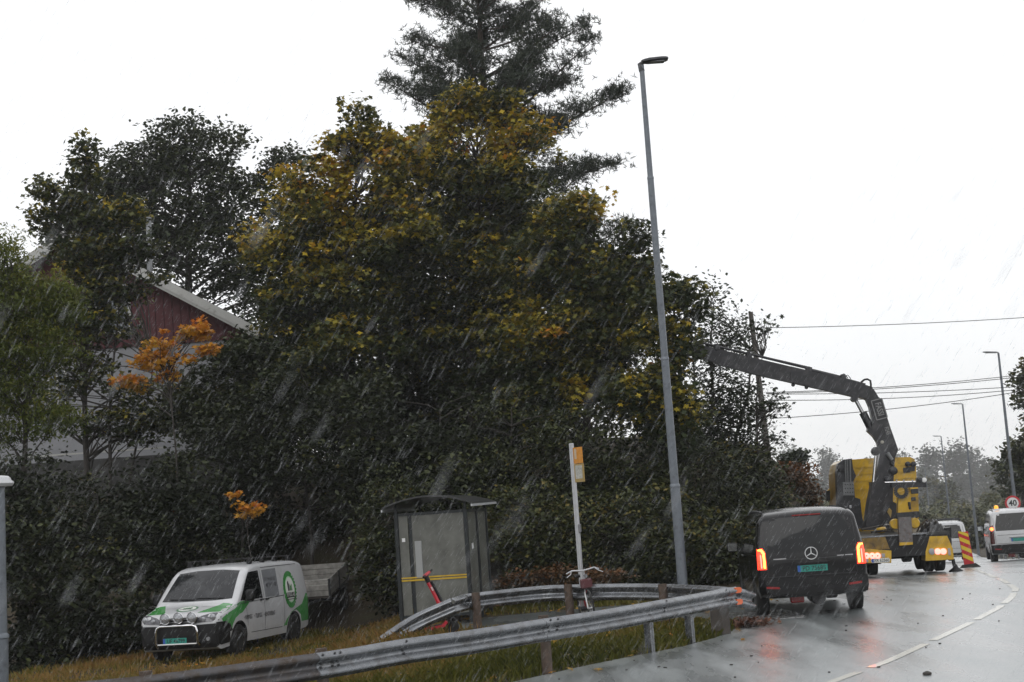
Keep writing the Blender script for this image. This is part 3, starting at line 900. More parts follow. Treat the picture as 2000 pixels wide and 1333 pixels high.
# -------- decorated white van on the left
VTOP = [(0, .90), (.04, .965), (.12, 1.01), (.3, 1.055), (.55, 1.11), (.72, 1.155), (.78, 1.18), (.9, 1.28), (1.1, 1.46), (1.35, 1.68), (1.52, 1.81), (1.7, 1.90), (2.0, 1.95), (2.8, 1.97), (4.2, 1.96), (4.6, 1.935), (4.77, 1.90), (4.86, 1.86), (4.89, 1.83)]
L_ = 4.89
def white_van_decorated():
    az = math.radians(13.0)
    t = thing('parked_van', 'white and green decorated van with three round spotlights and a chrome bull bar', 'van')
    fw, rw = L_ / 2 - .90, L_ / 2 - 3.90
    body, bv = van_body('body', t, L_, 1.904, 1.97, VTOP, .83, (fw, rw), .345, M_white, tumble=.72, roof_r=.10)
    # lower front bumper in black, wrapping round
    N = L_ / 2
    panel('bumper', bv, 'F', [(-.90, .30), (.90, .30), (.93, .50), (.93, .75), (.80, .775), (.3, .76), (-.3, .76), (-.80, .775), (-.93, .75), (-.93, .50)], M_black, t, off=.022)
    for s, sd in ((-1, 'L'), (1, 'R')):
        panel('bumper_corner', bv, sd, [(N - .47, .36), (N - .02, .32), (N - .02, .80), (N - .30, .80), (N - .42, .62)], M_black, t, off=.014)
        # rocker strip
    # glazing
    ws = [(-.80, 1.235), (-.4, 1.215), (.4, 1.215), (.80, 1.235), (.70, 1.80), (.3, 1.84), (-.3, 1.84), (-.70, 1.80)]
    M_ws = mat('windscreen', (.012, .013, .016), .04, 0, spec=.4, coat=.05, var=.3, scale=3, dirt_or_reflection=(.05, .053, .056), dscale=2.6, dlo=.45, dhi=.75)  # reflection pattern put into the glass colour as paler patches, not dirt
    wsc = panel('windscreen', bv, 'F', ws, M_ws, t, off=.005)
    b_ = MB()
    for x0, x1 in ((-.62, .02), (.02, .62)):
        h0, n0 = hit(bv, 'F', x0, 1.24); h1, n1 = hit(bv, 'F', x1, 1.265)
        b_.beam(h0 + n0 * .02, h1 + n1 * .02, .018, .012)
    b_.build('wiper', M_black, wsc)
    for sd in ('L', 'R'):
        u0 = N - 1.30
        panel('side_window', bv, sd, [(u0 + .30, 1.17), (u0 + .06, 1.42), (u0 - .22, 1.70), (u0 - .30, 1.755), (u0 - .80, 1.775), (u0 - .86, 1.165)][::1], M_glass, t, off=.004)
        panel('side_window', bv, sd, [(u0 - 1.02, 1.17), (u0 - 1.00, 1.775), (u0 - 1.78, 1.79), (u0 - 1.79, 1.17)], mat('silvered_window', (.27, .28, .30), .1, .2, var=.15, scale=1.5, spec=.7), t, off=.004)
        # seams
        strips('seam', bv, sd, [[(u0 - .93, .45), (u0 - .93, 1.2), (u0 - .90, 1.80)], [(u0 - 2.02, .45), (u0 - 2.02, 1.15)], [(u0 - .02, .62), (u0 + .08, 1.2)], [(u0 - 2.1, 1.16), (u0 + .75, 1.10)], [(u0 - .2, .47), (u0 - 1.9, .46)], [(u0 - .95, 1.83), (u0 - 3.0, 1.845)]], .014, M_ink, t)
        for uu in (u0 - .79, u0 - 1.07):
            h_, n_ = hit(bv, sd, uu, 1.13)
            b_ = MB(); b_.box(h_ + n_ * .02, (.035, .17, .04), bev=.012); b_.build('door_handle', M_black, t)
    # mirrors
    for s in (-1, 1):
        h_, n_ = hit(bv, 'L' if s < 0 else 'R', N - 1.25, 1.17)
        b_ = MB(); b_.box((s * 1.07, N - 1.20, 1.27), (.20, .12, .25), bev=.04); b_.beam(h_, (s * 1.0, N - 1.22, 1.18), .06, .05)
        b_.build('mirror', M_black, t, 40)
    # head lamps, grille
    for s in (-1, 1):
        hl = panel('headlight', bv, 'F', [(s * .42, .80), (s * .86, .83), (s * .89, .90), (s * .86, .985), (s * .70, .985), (s * .50, .935), (s * .43, .90)], mat('headlamp_housing', (.10, .10, .11), .08, .3, var=.6, scale=14, spec=.8), t, off=.008)
        for cx, cz, r_ in ((.75, .905, .07), (.56, .87, .05)):
            h_, n_ = hit(bv, 'F', s * cx, cz)
            b_ = MB(); b_.lathe([(r_, 0), (r_ * .9, .015), (r_ * .5, .025)], 'y', 18, (h_.x, h_.y + .01, h_.z)); b_.build('lens', M_lens, hl, 60)
    gr = panel('grille', bv, 'F', [(-.42, .79), (.42, .79), (.43, .92), (-.43, .92)], M_ink, t, off=.006)
    strips('trim', bv, 'F', [[(-.40, .89), (.40, .89)], [(-.40, .835), (.40, .835)]], .014, M_silver, gr, off=.012)
    # green flashes: front wing, hood corners, rear wing
    for sd in ('L', 'R'):
        wing = [(N - .16, .80), (N - .52, .57), (N - .57, .70), (N - .70, .83), (N - .90, .90), (N - 1.04, .92), (N - 1.52, 1.15), (N - 1.25, 1.155), (N - .98, 1.155), (N - .70, 1.08), (N - .3, .99), (N - .10, .94)]
        panel('green_panel', bv, sd, wing, M_greenpaint, t, off=.0025)
        q = -N
        panel('green_panel', bv, sd, [(q + .03, .62), (q + .03, 1.10), (q + .22, 1.14), (q + .52, .90), (q + .9, .82), (q + 1.16, .74), (q + 1.40, .63), (q + 1.62, .47), (q + 1.42, .47), (q + 1.34, .62), (q + 1.16, .76), (q + .86, .79), (q + .6, .66), (q + .55, .5), (q + .1, .5)], M_greenpaint, t, off=.0025)
    for s in (-1, 1):
        panel('green_panel', bv, 'T', [(s * .36, N - .13), (s * .80, N - .20), (s * .90, N - .40), (s * .88, N - .74), (s * .66, N - .75)][::s], M_greenpaint, t, off=.0025)
    # lettering on the side
    M_grytxt = mat('grey_ink', (.05, .05, .055), .4)
    for sd in ('L',):
        u0 = N - 1.30
        text_on('lettering', bv, sd, '51 94 60 62', u0 - 1.38, 1.56, .125, M_grytxt, t, .001, off=.007)
        text_on('lettering', bv, sd, '48 29 01 00', u0 - 1.41, 1.43, .125, M_grytxt, t, .001, off=.007)
        for s_, du in (('• NYBYGG', 1.02), ('• TILBYGG', 1.55), ('• RENOVERING', 2.16)):
            text_on('lettering', bv, sd, s_, N - .30 - du, .80, .135, M_grytxt, t, .0015, sx=.68, off=.005)
        # round emblem: toothed green ring, white disc, grey towers, name band
        cu, cv, R_ = -N + 1.14, 1.27, .38
        nT = 30; ring = []
        for k in range(nT * 4):
            a = 2 * PI * k / (nT * 4); r_ = R_ * (1.0 if (k % 4) in (0, 1) else .88); ring.append((cu + r_ * math.cos(a), cv + r_ * 1.12 * math.sin(a)))
        em = panel('emblem', bv, sd, ring, M_greenpaint, t, off=.006)
        M_emw = mat('emblem_white', (.72, .73, .70), .35)
        panel('disc', bv, sd, [(cu + R_ * .70 * math.cos(2 * PI * k / 36), cv + R_ * .80 * math.sin(2 * PI * k / 36)) for k in range(36)], mat('pale_green', (.35, .58, .36), .35), em, off=.008)
        panel('disc', bv, sd, [(cu + R_ * .63 * math.cos(2 * PI * k / 36), cv + R_ * .73 * math.sin(2 * PI * k / 36)) for k in range(36)], M_emw, em, off=.010)
        for k, (du, w_, h0, h1, m_) in enumerate(((.10, .07, -.03, .20, M_grytxt), (.035, .06, -.03, .15, mat('em_grey', (.22, .26, .22), .4)), (-.03, .05, -.03, .10, M_greenpaint), (-.09, .06, -.03, .13, mat('em_grey2', (.2, .3, .2), .4)))):
            panel('tower', bv, sd, [(cu + du - w_ / 2, cv + h0), (cu + du + w_ / 2, cv + h0), (cu + du + w_ / 2, cv + h1 - .03), (cu + du, cv + h1), (cu + du - w_ / 2, cv + h1 - .03)], m_, em, off=.013)
        panel('name_band', bv, sd, [(cu - .25, cv - .19), (cu + .25, cv - .19), (cu + .25, cv - .07), (cu - .25, cv - .07)], M_ink, em, off=.013)
        text_on('lettering', bv, sd, 'BYGG AS', cu, cv - .125, .115, M_emw, em, .001, off=.016)
        strips('line', bv, sd, [[(cu - .33, cv - .225), (cu + .33, cv - .225)]], .018, M_ink, em, off=.013)
    # small emblem on the hood
    cu, cv = 0.0, N - .42
    ring = [(cu + .235 * (1.0 if k % 2 else .93) * math.cos(2 * PI * k / 56), cv + .20 * (1.0 if k % 2 else .93) * math.sin(2 * PI * k / 56)) for k in range(56)]
    em = panel('emblem', bv, 'T', ring, mat('dark_green', (.05, .16, .07), .35), t, off=.005)
    panel('disc', bv, 'T', [(cu + .19 * math.cos(2 * PI * k / 32), cv + .155 * math.sin(2 * PI * k / 32)) for k in range(32)], MATS['emblem_white'], em, off=.008)
    for du, h_ in ((-.07, .12), (-.02, .10), (.03, .08), (.07, .06)):
        panel('tower', bv, 'T', [(cu + du - .02, cv + .03), (cu + du + .02, cv + .03), (cu + du + .02, cv + .03 - h_), (cu + du - .02, cv + .03 - h_)], MATS['dark_green'], em, off=.011)
    strips('line', bv, 'T', [[(cu - .15, cv + .06), (cu + .15, cv + .05)]], .025, M_ink, em, off=.011)
    # three spotlights on a bar
    for x in (-.30, 0, .30):
        sp = bpy.data.objects.new('spotlight', None); COL.objects.link(sp); sp.parent = t; sp.location = (x - .06, N + .13, .93 - abs(x) * .03)
        b_ = MB(); b_.lathe([(.02, -.10), (.08, -.08), (.112, -.02), (.116, .0), (.108, .012), (.100, .004)], 'y', 22); b_.build('housing', M_chrome, sp, 40)
        b_ = MB(); b_.lathe([(.103, .002), (.085, .022), (.05, .034), (.01, .038)], 'y', 22); b_.build('lens', M_lens, sp, 60)
        b_ = MB(); b_.box((0, .034, -.02), (.095, .012, .028), bev=.005); b_.build('glare_shield', M_chrome, sp)
    # bull bar with number plate
    bb = MB(); y_ = N + .11
    path = [(-.46, y_ - .10, .36), (-.46, y_, .42), (-.455, y_, .66), (-.43, y_, .735), (-.36, y_, .765), (.36, y_, .765), (.43, y_, .735), (.455, y_, .66), (.46, y_, .42), (.47, y_ - .08, .34), (.49, y_ - .2, .31)]
    bb.tube(path, .028, 10)
    bar = bb.build('bull_bar', M_chrome, t, 60)
    bb = MB(); bb.cyl((-.44, y_ + .01, .395), (.42, y_ + .01, .395), .014, None, 8); bb.build('bar', mat('white_bar', (.75, .75, .75), .25), bar)
    plate(t, (0.06, N + .075, .46), 'F', 'UF 46799', M_plategreen)
    fl = hit(bv, 'F', -.66, .47)[0]
    b_ = MB(); b_.lathe([(.045, .0), (.04, .03)], 'y', 14, (-.66, fl.y + .01, .47)); b_.build('fog_lamp', M_lens, t, 40)
    # roof bars with feet
    for d_ in (2.05, 2.75, 3.45, 4.25):
        ba = bpy.data.objects.new('roof_bar', None); COL.objects.link(ba); ba.parent = t
        b_ = MB(); b_.beam((-.78, N - d_, 2.05), (.78, N - d_, 2.05), .05, .03); b_.build('crossbar', M_black, ba)
        for s in (-1, 1):
            b_ = MB(); b_.box((s * .70, N - d_, 1.99), (.10, .10, .13), bev=.015); b_.build('foot', M_black, ba)
    for yy_, sc_ in ((fw, 1), (rw, 1)):
        for s in (-1, 1): wheel(t, s * .83, yy_, .345, .235, s, 10, steer=0.06 if yy_ == fw else 0)
    # tail lamps
    for s in (-1, 1):
        panel('tail_lamp', bv, 'B', [(s * .78, 1.0), (s * .92, 1.0), (s * .88, 1.4), (s * .78, 1.4)], M_red_off, t)
    # place: front left wheel contact
    c = G(463, 1281, -.47)
    t.rotation_euler = (math.radians(.9), 0, PI - az)
    fwd = Vector((-math.sin(az), -math.cos(az), 0)); rgt = Vector((fwd.y, -fwd.x, 0))
    p = c + rgt * .86 - fwd * fw
    t.location = (p.x, p.y, float(-.52) + .0); t.scale = (1.045, 1.045, 1.03)
    return t, fwd
van, vfwd = white_van_decorated()

# -------- timber-sided trailer behind it
def trailer():
    t = thing('car_trailer', 'weathered grey timber sided trailer hitched behind the decorated van', 'trailer')
    Lt, Wt, Ht = 3.0, 1.5, .42
    fl = MB(); fl.box((0, 0, .62), (Wt, Lt, .05)); fl.build('floor', M_darkwood, t)
    for name, c, s in (('front_board', (0, Lt / 2, 0), (Wt + .06, .03)), ('tail_board', (0, -Lt / 2, 0), (Wt + .06, .03)), ('side_board', (-Wt / 2, 0, 0), (.03, Lt)), ('side_board', (Wt / 2, 0, 0), (.03, Lt))):
        for k in range(3):
            b_ = MB(); b_.box((c[0] + rnd.uniform(-.003, .003), c[1], .72 + k * .145), (s[0], s[1], .135), bev=.006); b_.build(name, M_wood, t)
    for x, y in ((-.76, 1.49), (.76, 1.49), (-.76, 0), (.76, 0), (-.76, -1.49), (.76, -1.49)):
        b_ = MB(); b_.box((x, y, .83), (.06, .07, .5)); b_.build('corner_post', M_darkmetal, t)
    for s in (-1, 1):
        wheel(t, s * .82, -.2, .3, .17, s, 8, M_steelrim)
        b_ = MB(); b_.box((s * .82, -.2, .63), (.22, .75, .03), bev=.01); b_.build('mudguard', M_black, t)
    b_ = MB(); b_.beam((0, 1.4, .55), (0, 2.75, .45), .08, .08); b_.beam((-.5, 1.4, .56), (0, 2.3, .48), .05, .06); b_.beam((.5, 1.4, .56), (0, 2.3, .48), .05, .06); b_.build('drawbar', M_darkmetal, t)
    b_ = MB(); b_.cyl((-.82, -.2, .3), (.82, -.2, .3), .035); b_.build('axle', M_darkmetal, t)
    # rubble and offcuts, lifted out one by one
    for k in range(5):
        b_ = MB(); b_.box((0, 0, 0), (rnd.uniform(.9, 1.2), rnd.uniform(.35, .7), .02), bev=.005)
        o = b_.build('plasterboard_sheet', mat('pale_board', (.55, .54, .50), .6, 0, var=.15), None)
        o.parent = t
        o.location = (rnd.uniform(-.1, .1), -.9 + k * .42, .70 + k * .02); o.rotation_euler = (rnd.uniform(-.05, .05), rnd.uniform(-.06, .06), rnd.uniform(-.4, .4))
    az = math.radians(2.0)
    p = at(588, 1168, 37.2)
    fw_ = Vector((-math.sin(az), -math.cos(az), 0))
    c = p - fw_ * Lt / 2
    gz = float(zg(c.x, c.y))
    t.location = (c.x, c.y, gz + .02)
    t.rotation_euler = (math.radians(-6.0), 0, PI - az)
    return t
trailer()

# -------- people carriers seen from behind
MTOP = [(0, .92), (.04, 1.0), (.12, 1.05), (.3, 1.09), (.7, 1.17), (1.02, 1.24), (1.1, 1.27), (1.3, 1.40), (1.6, 1.62), (1.9, 1.79), (2.1, 1.85), (2.4, 1.885), (3.0, 1.90), (4.4, 1.89), (4.8, 1.87), (5.0, 1.845), (5.08, 1.815), (5.12, 1.78), (5.14, 1.755)]
def rear_van(label, paint, plate_bg, plate_text, lit, badge, black_bumper=False, L=5.14, lamp_style='led', rack=None, grp=None):
    t = thing('van', label, 'van', group=grp)
    N = L / 2; fw, rw = N - .92, N - .92 - 3.2 * L / 5.14
    top = [(d * L / 5.14, z) for d, z in MTOP]
    body, bv = van_body('body', t, L, 1.928, 1.91, top, .80, (fw, rw), .335, paint, lean=.24, zlow=.30, rearlift=.40, tumble=.92)
    # rear glass, tailgate seams
    gl = [(-.74, 1.16), (.74, 1.16), (.735, 1.35), (.655, 1.70), (.60, 1.745), (-.60, 1.745), (-.655, 1.70), (-.735, 1.35)]
    panel('rear_window', bv, 'B', gl, M_glass, t, off=.004)
    strips('seam', bv, 'B', [[(-.77, 1.70), (-.80, 1.32), (-.77, .98), (-.77, .72), (.77, .72), (.77, .98), (.80, 1.32), (.77, 1.70)], [(-.70, 1.01), (.70, 1.01)]], .012, M_ink, t)
    bump_m = M_black if black_bumper else paint
    panel('bumper', bv, 'B', [(-.88, .40), (.88, .40), (.905, .50), (.90, .68), (.70, .69), (-.70, .69), (-.90, .68), (-.905, .50)], bump_m, t, off=.05)
    lo = panel('bumper_insert', bv, 'B', [(-.66, .42), (.66, .42), (.74, .53), (-.74, .53)], M_black, t, off=.056)
    for s in (-1, 1):
        panel('reflector', bv, 'B', [(s * .60, .515), (s * .82, .53), (s * .82, .565), (s * .60, .55)][::s], M_red_off, t, off=.06)
        panel('roof_rail', bv, 'T', [(s * .735, N - 1.9), (s * .765, N - 1.9), (s * .765, N - L + .5), (s * .735, N - L + .5)], M_darkmetal, t, off=.03)
    for sd in 'LR':
        panel('side_window', bv, sd, [(N - 1.25, 1.18), (N - 1.75, 1.66), (N - 2.35, 1.72), (N - 2.35, 1.18)], M_glass, t)
        panel('side_window', bv, sd, [(N - 2.45, 1.18), (N - 2.45, 1.72), (N - 3.55, 1.72), (N - 3.55, 1.18)], M_glass, t)
        panel('side_window', bv, sd, [(N - 3.65, 1.18), (N - 3.65, 1.72), (N - L + .38, 1.70), (N - L + .25, 1.2)], M_glass, t)
        strips('seam', bv, sd, [[(N - 1.22, .45), (N - 1.22, 1.15)], [(N - 2.4, .42), (N - 2.4, 1.76)], [(N - 3.6, .62), (N - 3.6, 1.2)], [(N - 2.4, 1.08), (N - L + .3, 1.10)]], .012, M_ink, t)
        for u in (N - 2.28, N - 2.55):
            h_, n_ = hit(bv, sd, u, 1.03); b_ = MB(); b_.box(h_ + n_ * .02, (.03, .2, .035), bev=.01); b_.build('door_handle', paint, t)
        s = -1 if sd == 'L' else 1
        h_, n_ = hit(bv, sd, N - 1.45, 1.13)
        b_ = MB(); b_.box((s * 1.10, N - 1.46, 1.17), (.22, .09, .19), bev=.035); b_.beam(h_, (s * 1.02, N - 1.44, 1.11), .06, .05); mi = b_.build('mirror', M_black, t, 40)
        b_ = MB(); b_.box((s * 1.10, N - 1.51, 1.17), (.18, .006, .15)); b_.build('mirror_glass', mat('mirror_glass', (.35, .37, .38), .05, .9), mi)
        if badge:
            h_, n_ = hit(bv, sd, N - .35, .78); b_ = MB(); b_.box((s * 1.11, N - 1.38, 1.075), (.05, .03, .02), bev=.006)
    for s in (-1, 1):
        if lamp_style == 'led':
            tl = panel('tail_lamp', bv, 'B', [(s * .785, .86), (s * .935, .86), (s * .93, 1.06), (s * .92, 1.225), (s * .83, 1.23), (s * .79, 1.15)][::s], M_taillit if lit else M_red_off, t, off=.006, maxlen=.06)
            panel('light_bar', bv, 'B', [(s * .80, .885), (s * .838, .885), (s * .838, 1.13), (s * .865, 1.18), (s * .905, 1.19), (s * .90, 1.215), (s * .84, 1.215), (s * .803, 1.15)][::s], M_hot, tl, off=.012, maxlen=.06)
            panel('light_bar', bv, 'B', [(s * .862, .885), (s * .885, .885), (s * .884, 1.12), (s * .864, 1.12)][::s], mat('led_pink', (.8, .1, .1), .3, emit=(1, .16, .12), es=4), tl, off=.012, maxlen=.06)
        else:
            tl = panel('tail_lamp', bv, 'B', [(s * .80, .72), (s * .94, .72), (s * .93, 1.0), (s * .90, 1.36), (s * .80, 1.36)][::s], mat('dark_red_lens', (.06, .006, .006), .12), t, off=.006, maxlen=.06)
            h_, n_ = hit(bv, 'B', s * .86, 1.24)
            b_ = MB(); b_.lathe([(.062, -.01), (.055, .012), (.02, .02)], 'y', 14, (h_.x, h_.y - .012, h_.z)); b_.build('bulb', M_lamp2, tl, 60)
    gh, gn = hit(bv, 'B', 0, .86)
    plate(t, (0.0, gh.y - .02, .84), 'B', plate_text, plate_bg)
    b_ = MB(); b_.box((0, gh.y - .03, .935), (.62, .05, .03), bev=.008); b_.build('plate_light_bar', paint, t)
    if badge:
        h_, n_ = hit(bv, 'B', 0, 1.10)
        e = MB(); cy = h_.y - .02
        for k in range(28):
            a, b = 2 * PI * k / 28, 2 * PI * (k + 1) / 28
            e.beam((.105 * math.cos(a), cy, 1.10 + .105 * math.sin(a)), (.105 * math.cos(b), cy, 1.10 + .105 * math.sin(b)), .012, .014)
        for a in (PI / 2, PI / 2 + 2 * PI / 3, PI / 2 + 4 * PI / 3):
            e.beam((0, cy, 1.10), (.105 * math.cos(a), cy, 1.10 + .105 * math.sin(a)), .02, .018, up=(0, 1, 0), wd2=.007)
        e.build('star_emblem', mat('emblem_silver', (.62, .62, .63), .3, .3), t)
        b_ = MB()
        for u0, u1 in ((-.66, -.44), (.44, .56), (.58, .72)):
            h0, n0 = hit(bv, 'B', u0, 1.03); h1, n1 = hit(bv, 'B', u1, 1.03)
            b_.beam(h0 + n0 * .008, h1 + n1 * .008, .006, .016)
        b_.build('badge_strip', M_silver, t)
        b_ = MB(); h_, n_ = hit(bv, 'B', 0, 1.78); b_.box((0, h_.y - .01, 1.775), (.5, .03, .02)); b_.build('brake_light', M_red_off, t)
    # underside: exhaust, rear fog, tow eye
    b_ = MB(); b_.box((0, .2, .34), (1.2, L - 1.2, .10)); b_.build('underbody', M_ink, t)
    b_ = MB(); b_.box((-.28, -N + .30, .30), (.24, .2, .13), bev=.02); b_.build('tow_cover', M_red_off, t)
    b_ = MB(); b_.lathe([(.12, -.35), (.14, -.3), (.14, .3), (.12, .35)], 'y', 14, (.12, -N + .8, .30)); b_.build('silencer', M_ink, t, 40)
    for yy_ in (fw, rw):
        for s in (-1, 1): wheel(t, s * .835, yy_, .335, .235, s, 10, M_rim if badge else M_steelrim)
    if rack: rack(t, bv, N, L)
    return t, N, rw
M_lamp2 = mat('red_lamp_lit', (.7, .05, .02), .3, emit=(1, .12, .03), es=7)

bvn, N_, rw_ = rear_van('black van with both tail lights glowing, on the wet road behind the crane truck', M_blackpaint, M_plategreen, 'PD 75685', True, True)
az = math.radians(4.0)
a_ = G(1474, 1203, -.02); b2 = G(1690, 1187, -.02)
bvn.rotation_euler = (0, 0, -az)
fwd = Vector((math.sin(az), math.cos(az), 0))
mid = at(1581, 1195, 27.2)
p = mid - fwd * (rw_)
bvn.location = (p.x, p.y, -.005); bvn.scale = (1.03, 1.0, 1.02)

def rack1(t, bv, N, L):
    for y_ in (N - 2.2, N - 3.4, N - 4.6):
        b_ = MB(); b_.beam((-.74, y_, 1.97), (.74, y_, 1.97), .05, .03); b_.box((-.7, y_, 1.92), (.06, .05, .1)); b_.box((.7, y_, 1.92), (.06, .05, .1)); b_.build('roof_bar', M_darkmetal, t)
def beacon(t, bv, N, L):
    b_ = MB(); b_.box((-.62, -N + .75, 1.905), (.26, .16, .03), bev=.01); b_.build('beacon_base', M_white, t)
    b_ = MB(); b_.lathe([(.07, 0), (.075, .05), (.06, .10), (.02, .115)], 'z', 14, (-.60, -N + .75, 1.92)); b_.build('beacon', M_amber, t, 50)
wv, N2, rw2 = rear_van('white van with an amber roof beacon, cut by the right picture edge', M_white, M_plategreen, '', True, False, True, 4.9, 'round', beacon)
azw = math.radians(15)
p = at(1990, 1088, 51.0)
wv.rotation_euler = (0, 0, -azw)
wv.location = (p.x + .45, p.y + 1.6, float(zr(p.y + 1.5)) + .0)
wv2, N3, rw3 = rear_van('small white van far down the road, partly hidden by the crane truck', M_white, M_platewhite, '', True, False, False, 4.9, 'round', rack1)
p = at(1866, 1094, 64.0)
wv2.rotation_euler = (0, 0, -math.radians(15))
wv2.location = (p.x + .3, p.y + 2.4, float(zr(p.y + 2)))
# ------------------------------------------------------------------ crane truck
TR0 = at(1772, 1113, 40.0)
truck = thing('crane_truck', 'yellow crane truck with raised black crane arm reaching into the trees, lit tail lamps', 'crane truck', (TR0.x, TR0.y, float(zr(40)) ), rz=-math.radians(6.5))
TM = truck.matrix_basis.copy()
TMi = None
def T(x, y, yl):
    """point of the truck's local plane at distance yl from the tail, seen at picture x, y"""
    global TMi
    if TMi is None:
        bpy.context.view_layer.update(); TMi = truck.matrix_world.inverted()
    o = TMi @ CAMP; d = TMi.to_3x3() @ (_F + _R * ((x - 1000) / FPX) + _U * ((666.5 - y) / FPX))
    return o + d * ((yl - o.y) / d.y)
def TP(pts, yl): return [T(x, y, yl) for x, y in pts]
def slab(name, pts, yl, thick, m_, par, bev=0.0):
    """outline in the truck's cross plane, with real thickness forward"""
    P = TP(pts, yl); mb = MB(); n = len(P)
    vs = P + [p + Vector((0, thick, 0)) for p in P]
    fs = [tuple(range(n)), tuple(range(n, 2 * n))[::-1]] + [(i, n + i, n + (i + 1) % n, (i + 1) % n) for i in range(n)]
    mb.add(vs, fs); o = mb.build(name, m_, par); fix_normals(o); return o
M_bedmetal = mat('bed_steel', (.05, .05, .05), .4, .4, var=.4, scale=5, dirt_or_reflection=(.11, .10, .08), dscale=4)
M_crane = mat('crane_black', (.022, .022, .026), .35, .1, var=.4, scale=5, dirt_or_reflection=(.065, .062, .06), dscale=5, dlo=.5, dhi=.85)
M_grime = mat('grimy_grey', (.14, .13, .13), .5, .2, var=.3, scale=9, dirt_or_reflection=(.10, .05, .035), dscale=10, dlo=.5, dhi=.75)
# chassis and running gear
b_ = MB()
for s in (-.42, .42): b_.beam((s, .3, .86), (s, 8.6, .86), .09, .26)
for y in (.4, 2.0, 3.8, 5.6, 7.4): b_.beam((-.42, y, .86), (.42, y, .86), .08, .2)
b_.build('chassis', M_black, truck)
for y in (1.35, 2.7):
    for s in (-1, 1):
        for dx in (.78, 1.08): wheel(truck, s * dx, y, .50, .27, s, 10, M_steelrim)
    b_ = MB(); b_.cyl((-1.0, y, .5), (1.0, y, .5), .09); b_.build('axle', M_black, truck)
for s in (-1, 1): wheel(truck, s * 1.05, 7.3, .50, .30, s, 10, M_steelrim)
for s in (-1, 1):
    b_ = MB(); b_.box((s * .95, .35, .62), (.62, .03, .55), bev=.01); b_.build('mud_flap', M_rubber, truck)
# bed: deck, low dark tail board
b_ = MB(); b_.box((0, 2.6, 1.08), (2.5, 5.0, .12)); b_.build('deck', M_bedmetal, truck)
b_ = MB(); b_.box((0, .06, .80), (2.46, .12, .56), bev=.015); b_.build('tail_board', M_black, truck)
b_ = MB(); b_.box((-.30, .03, 1.115), (1.86, .10, .045), bev=.01); b_.build('tail_edge', M_galv, truck)
# underrun beam with lamps
yb = [(1684, 1074), (1690, 1072), (1741, 1076), (1741, 1100), (1684, 1100)]
lc = slab('lamp_panel', yb, -.06, .10, M_yellow, truck)
for x in (1692.5, 1703.5, 1714):
    p = T(x, 1086, -.065)
    b_ = MB(); b_.lathe([(.085, .02), (.085, -.02), (.072, -.028)], 'y', 18, p); b_.lathe([(.016, -.03), (.016, -.032)], 'y', 8, p)
    b_.build('tail_lamp', M_lamp_round if 'lamp_round' in MATS else mat('lamp_round', (.8, .25, .2), .3, emit=(1, .30, .24), es=2.2), lc, 50)
    M_lamp_round = MATS['lamp_round']
    b_ = MB(); b_.lathe([(.018, -.03), (.016, -.036)], 'y', 8, p); b_.build('bulb_centre', M_red_off, lc)
for x, y in ((1725, 1085.5), (1692.5, 1095)):
    p = T(x, y, -.065); b_ = MB(); b_.box(p, (.095, .03, .11), bev=.01); b_.build('grey_lens', mat('grey_lens', (.33, .33, .35), .2), lc)
pp = T(1719.5, 1095, -.085)
pl_ = MB(); m4 = Matrix.Translation(pp) @ Matrix(((1, 0, 0, 0), (0, 0, 1, 0), (0, 1, 0, 0), (0, 0, 0, 1))) @ Matrix.Rotation(-.02, 4, 'Z')
pl_.prism([(-.26, 0), (-.23, -.058), (.23, -.058), (.265, 0), (.23, .058), (-.23, .058)], .012, m4)
npl = pl_.build('number_plate', M_platewhite, truck)
b_ = MB(); b_.prism([(-.25, 0), (-.225, -.05), (-.18, -.05), (-.18, .05), (-.225, .05)], .003, m4 @ Matrix.Translation((0, 0, -.008))); b_.build('nation_strip', M_plateblue, npl)
text_flat('lettering', 'XR 62560', .115, M_ink, npl, m4 @ Matrix.Translation((.03, -.004, -.0085)), bold=.0015, sx=.88)
rc_ = slab('rear_corner', [(1808, 1096), (1808, 1078), (1816, 1048), (1850, 1047), (1861, 1072), (1863, 1093)], -.03, .75, M_yellow, truck)
for x, lit in ((1820, 0), (1831.5, 1), (1842.5, 1)):
    p = T(x, 1077.5, -.035)
    b_ = MB(); b_.lathe([(.085, .02), (.085, -.02), (.07, -.028)], 'y', 18, p); b_.build('tail_lamp', M_lamp_round if lit else MATS['grey_lens'], rc_, 50)
p = T(1854, 1078, -.035); b_ = MB(); b_.box(p, (.07, .03, .2), bev=.01); b_.build('grey_lens', MATS['grey_lens'], rc_)
slab('rear_corner', [(1684, 1073), (1684, 1050), (1728, 1047), (1738, 1073)], -.01, .10, mat('brown_yellow', (.20, .12, .02), .4, 0, var=.4, scale=6, dirt_or_reflection=(.05, .03, .015), dscale=5), truck)
# right outrigger leg with its foot
b_ = MB(); q = T(1861, 1092, .3); gq = T(1864, 1111, .3)
b_.beam((q.x - .25, .3, q.z + .5), (q.x - .25, .3, q.z - .02), .14, .14, up=(0, 1, 0)); b_.cyl((q.x, .3, q.z), (q.x + .03, .3, .1), .05)
b_.lathe([(.2, .0), (.19, .03), (.07, .12), (.05, .2)], 'z', 16, (q.x + .05, .3, .01)); b_.build('outrigger', M_black, truck, 40)
slab('box_side', [(1846, 1045), (1846, 1032), (1858, 1030), (1859, 1068), (1850, 1060)], .3, .6, M_black, truck)
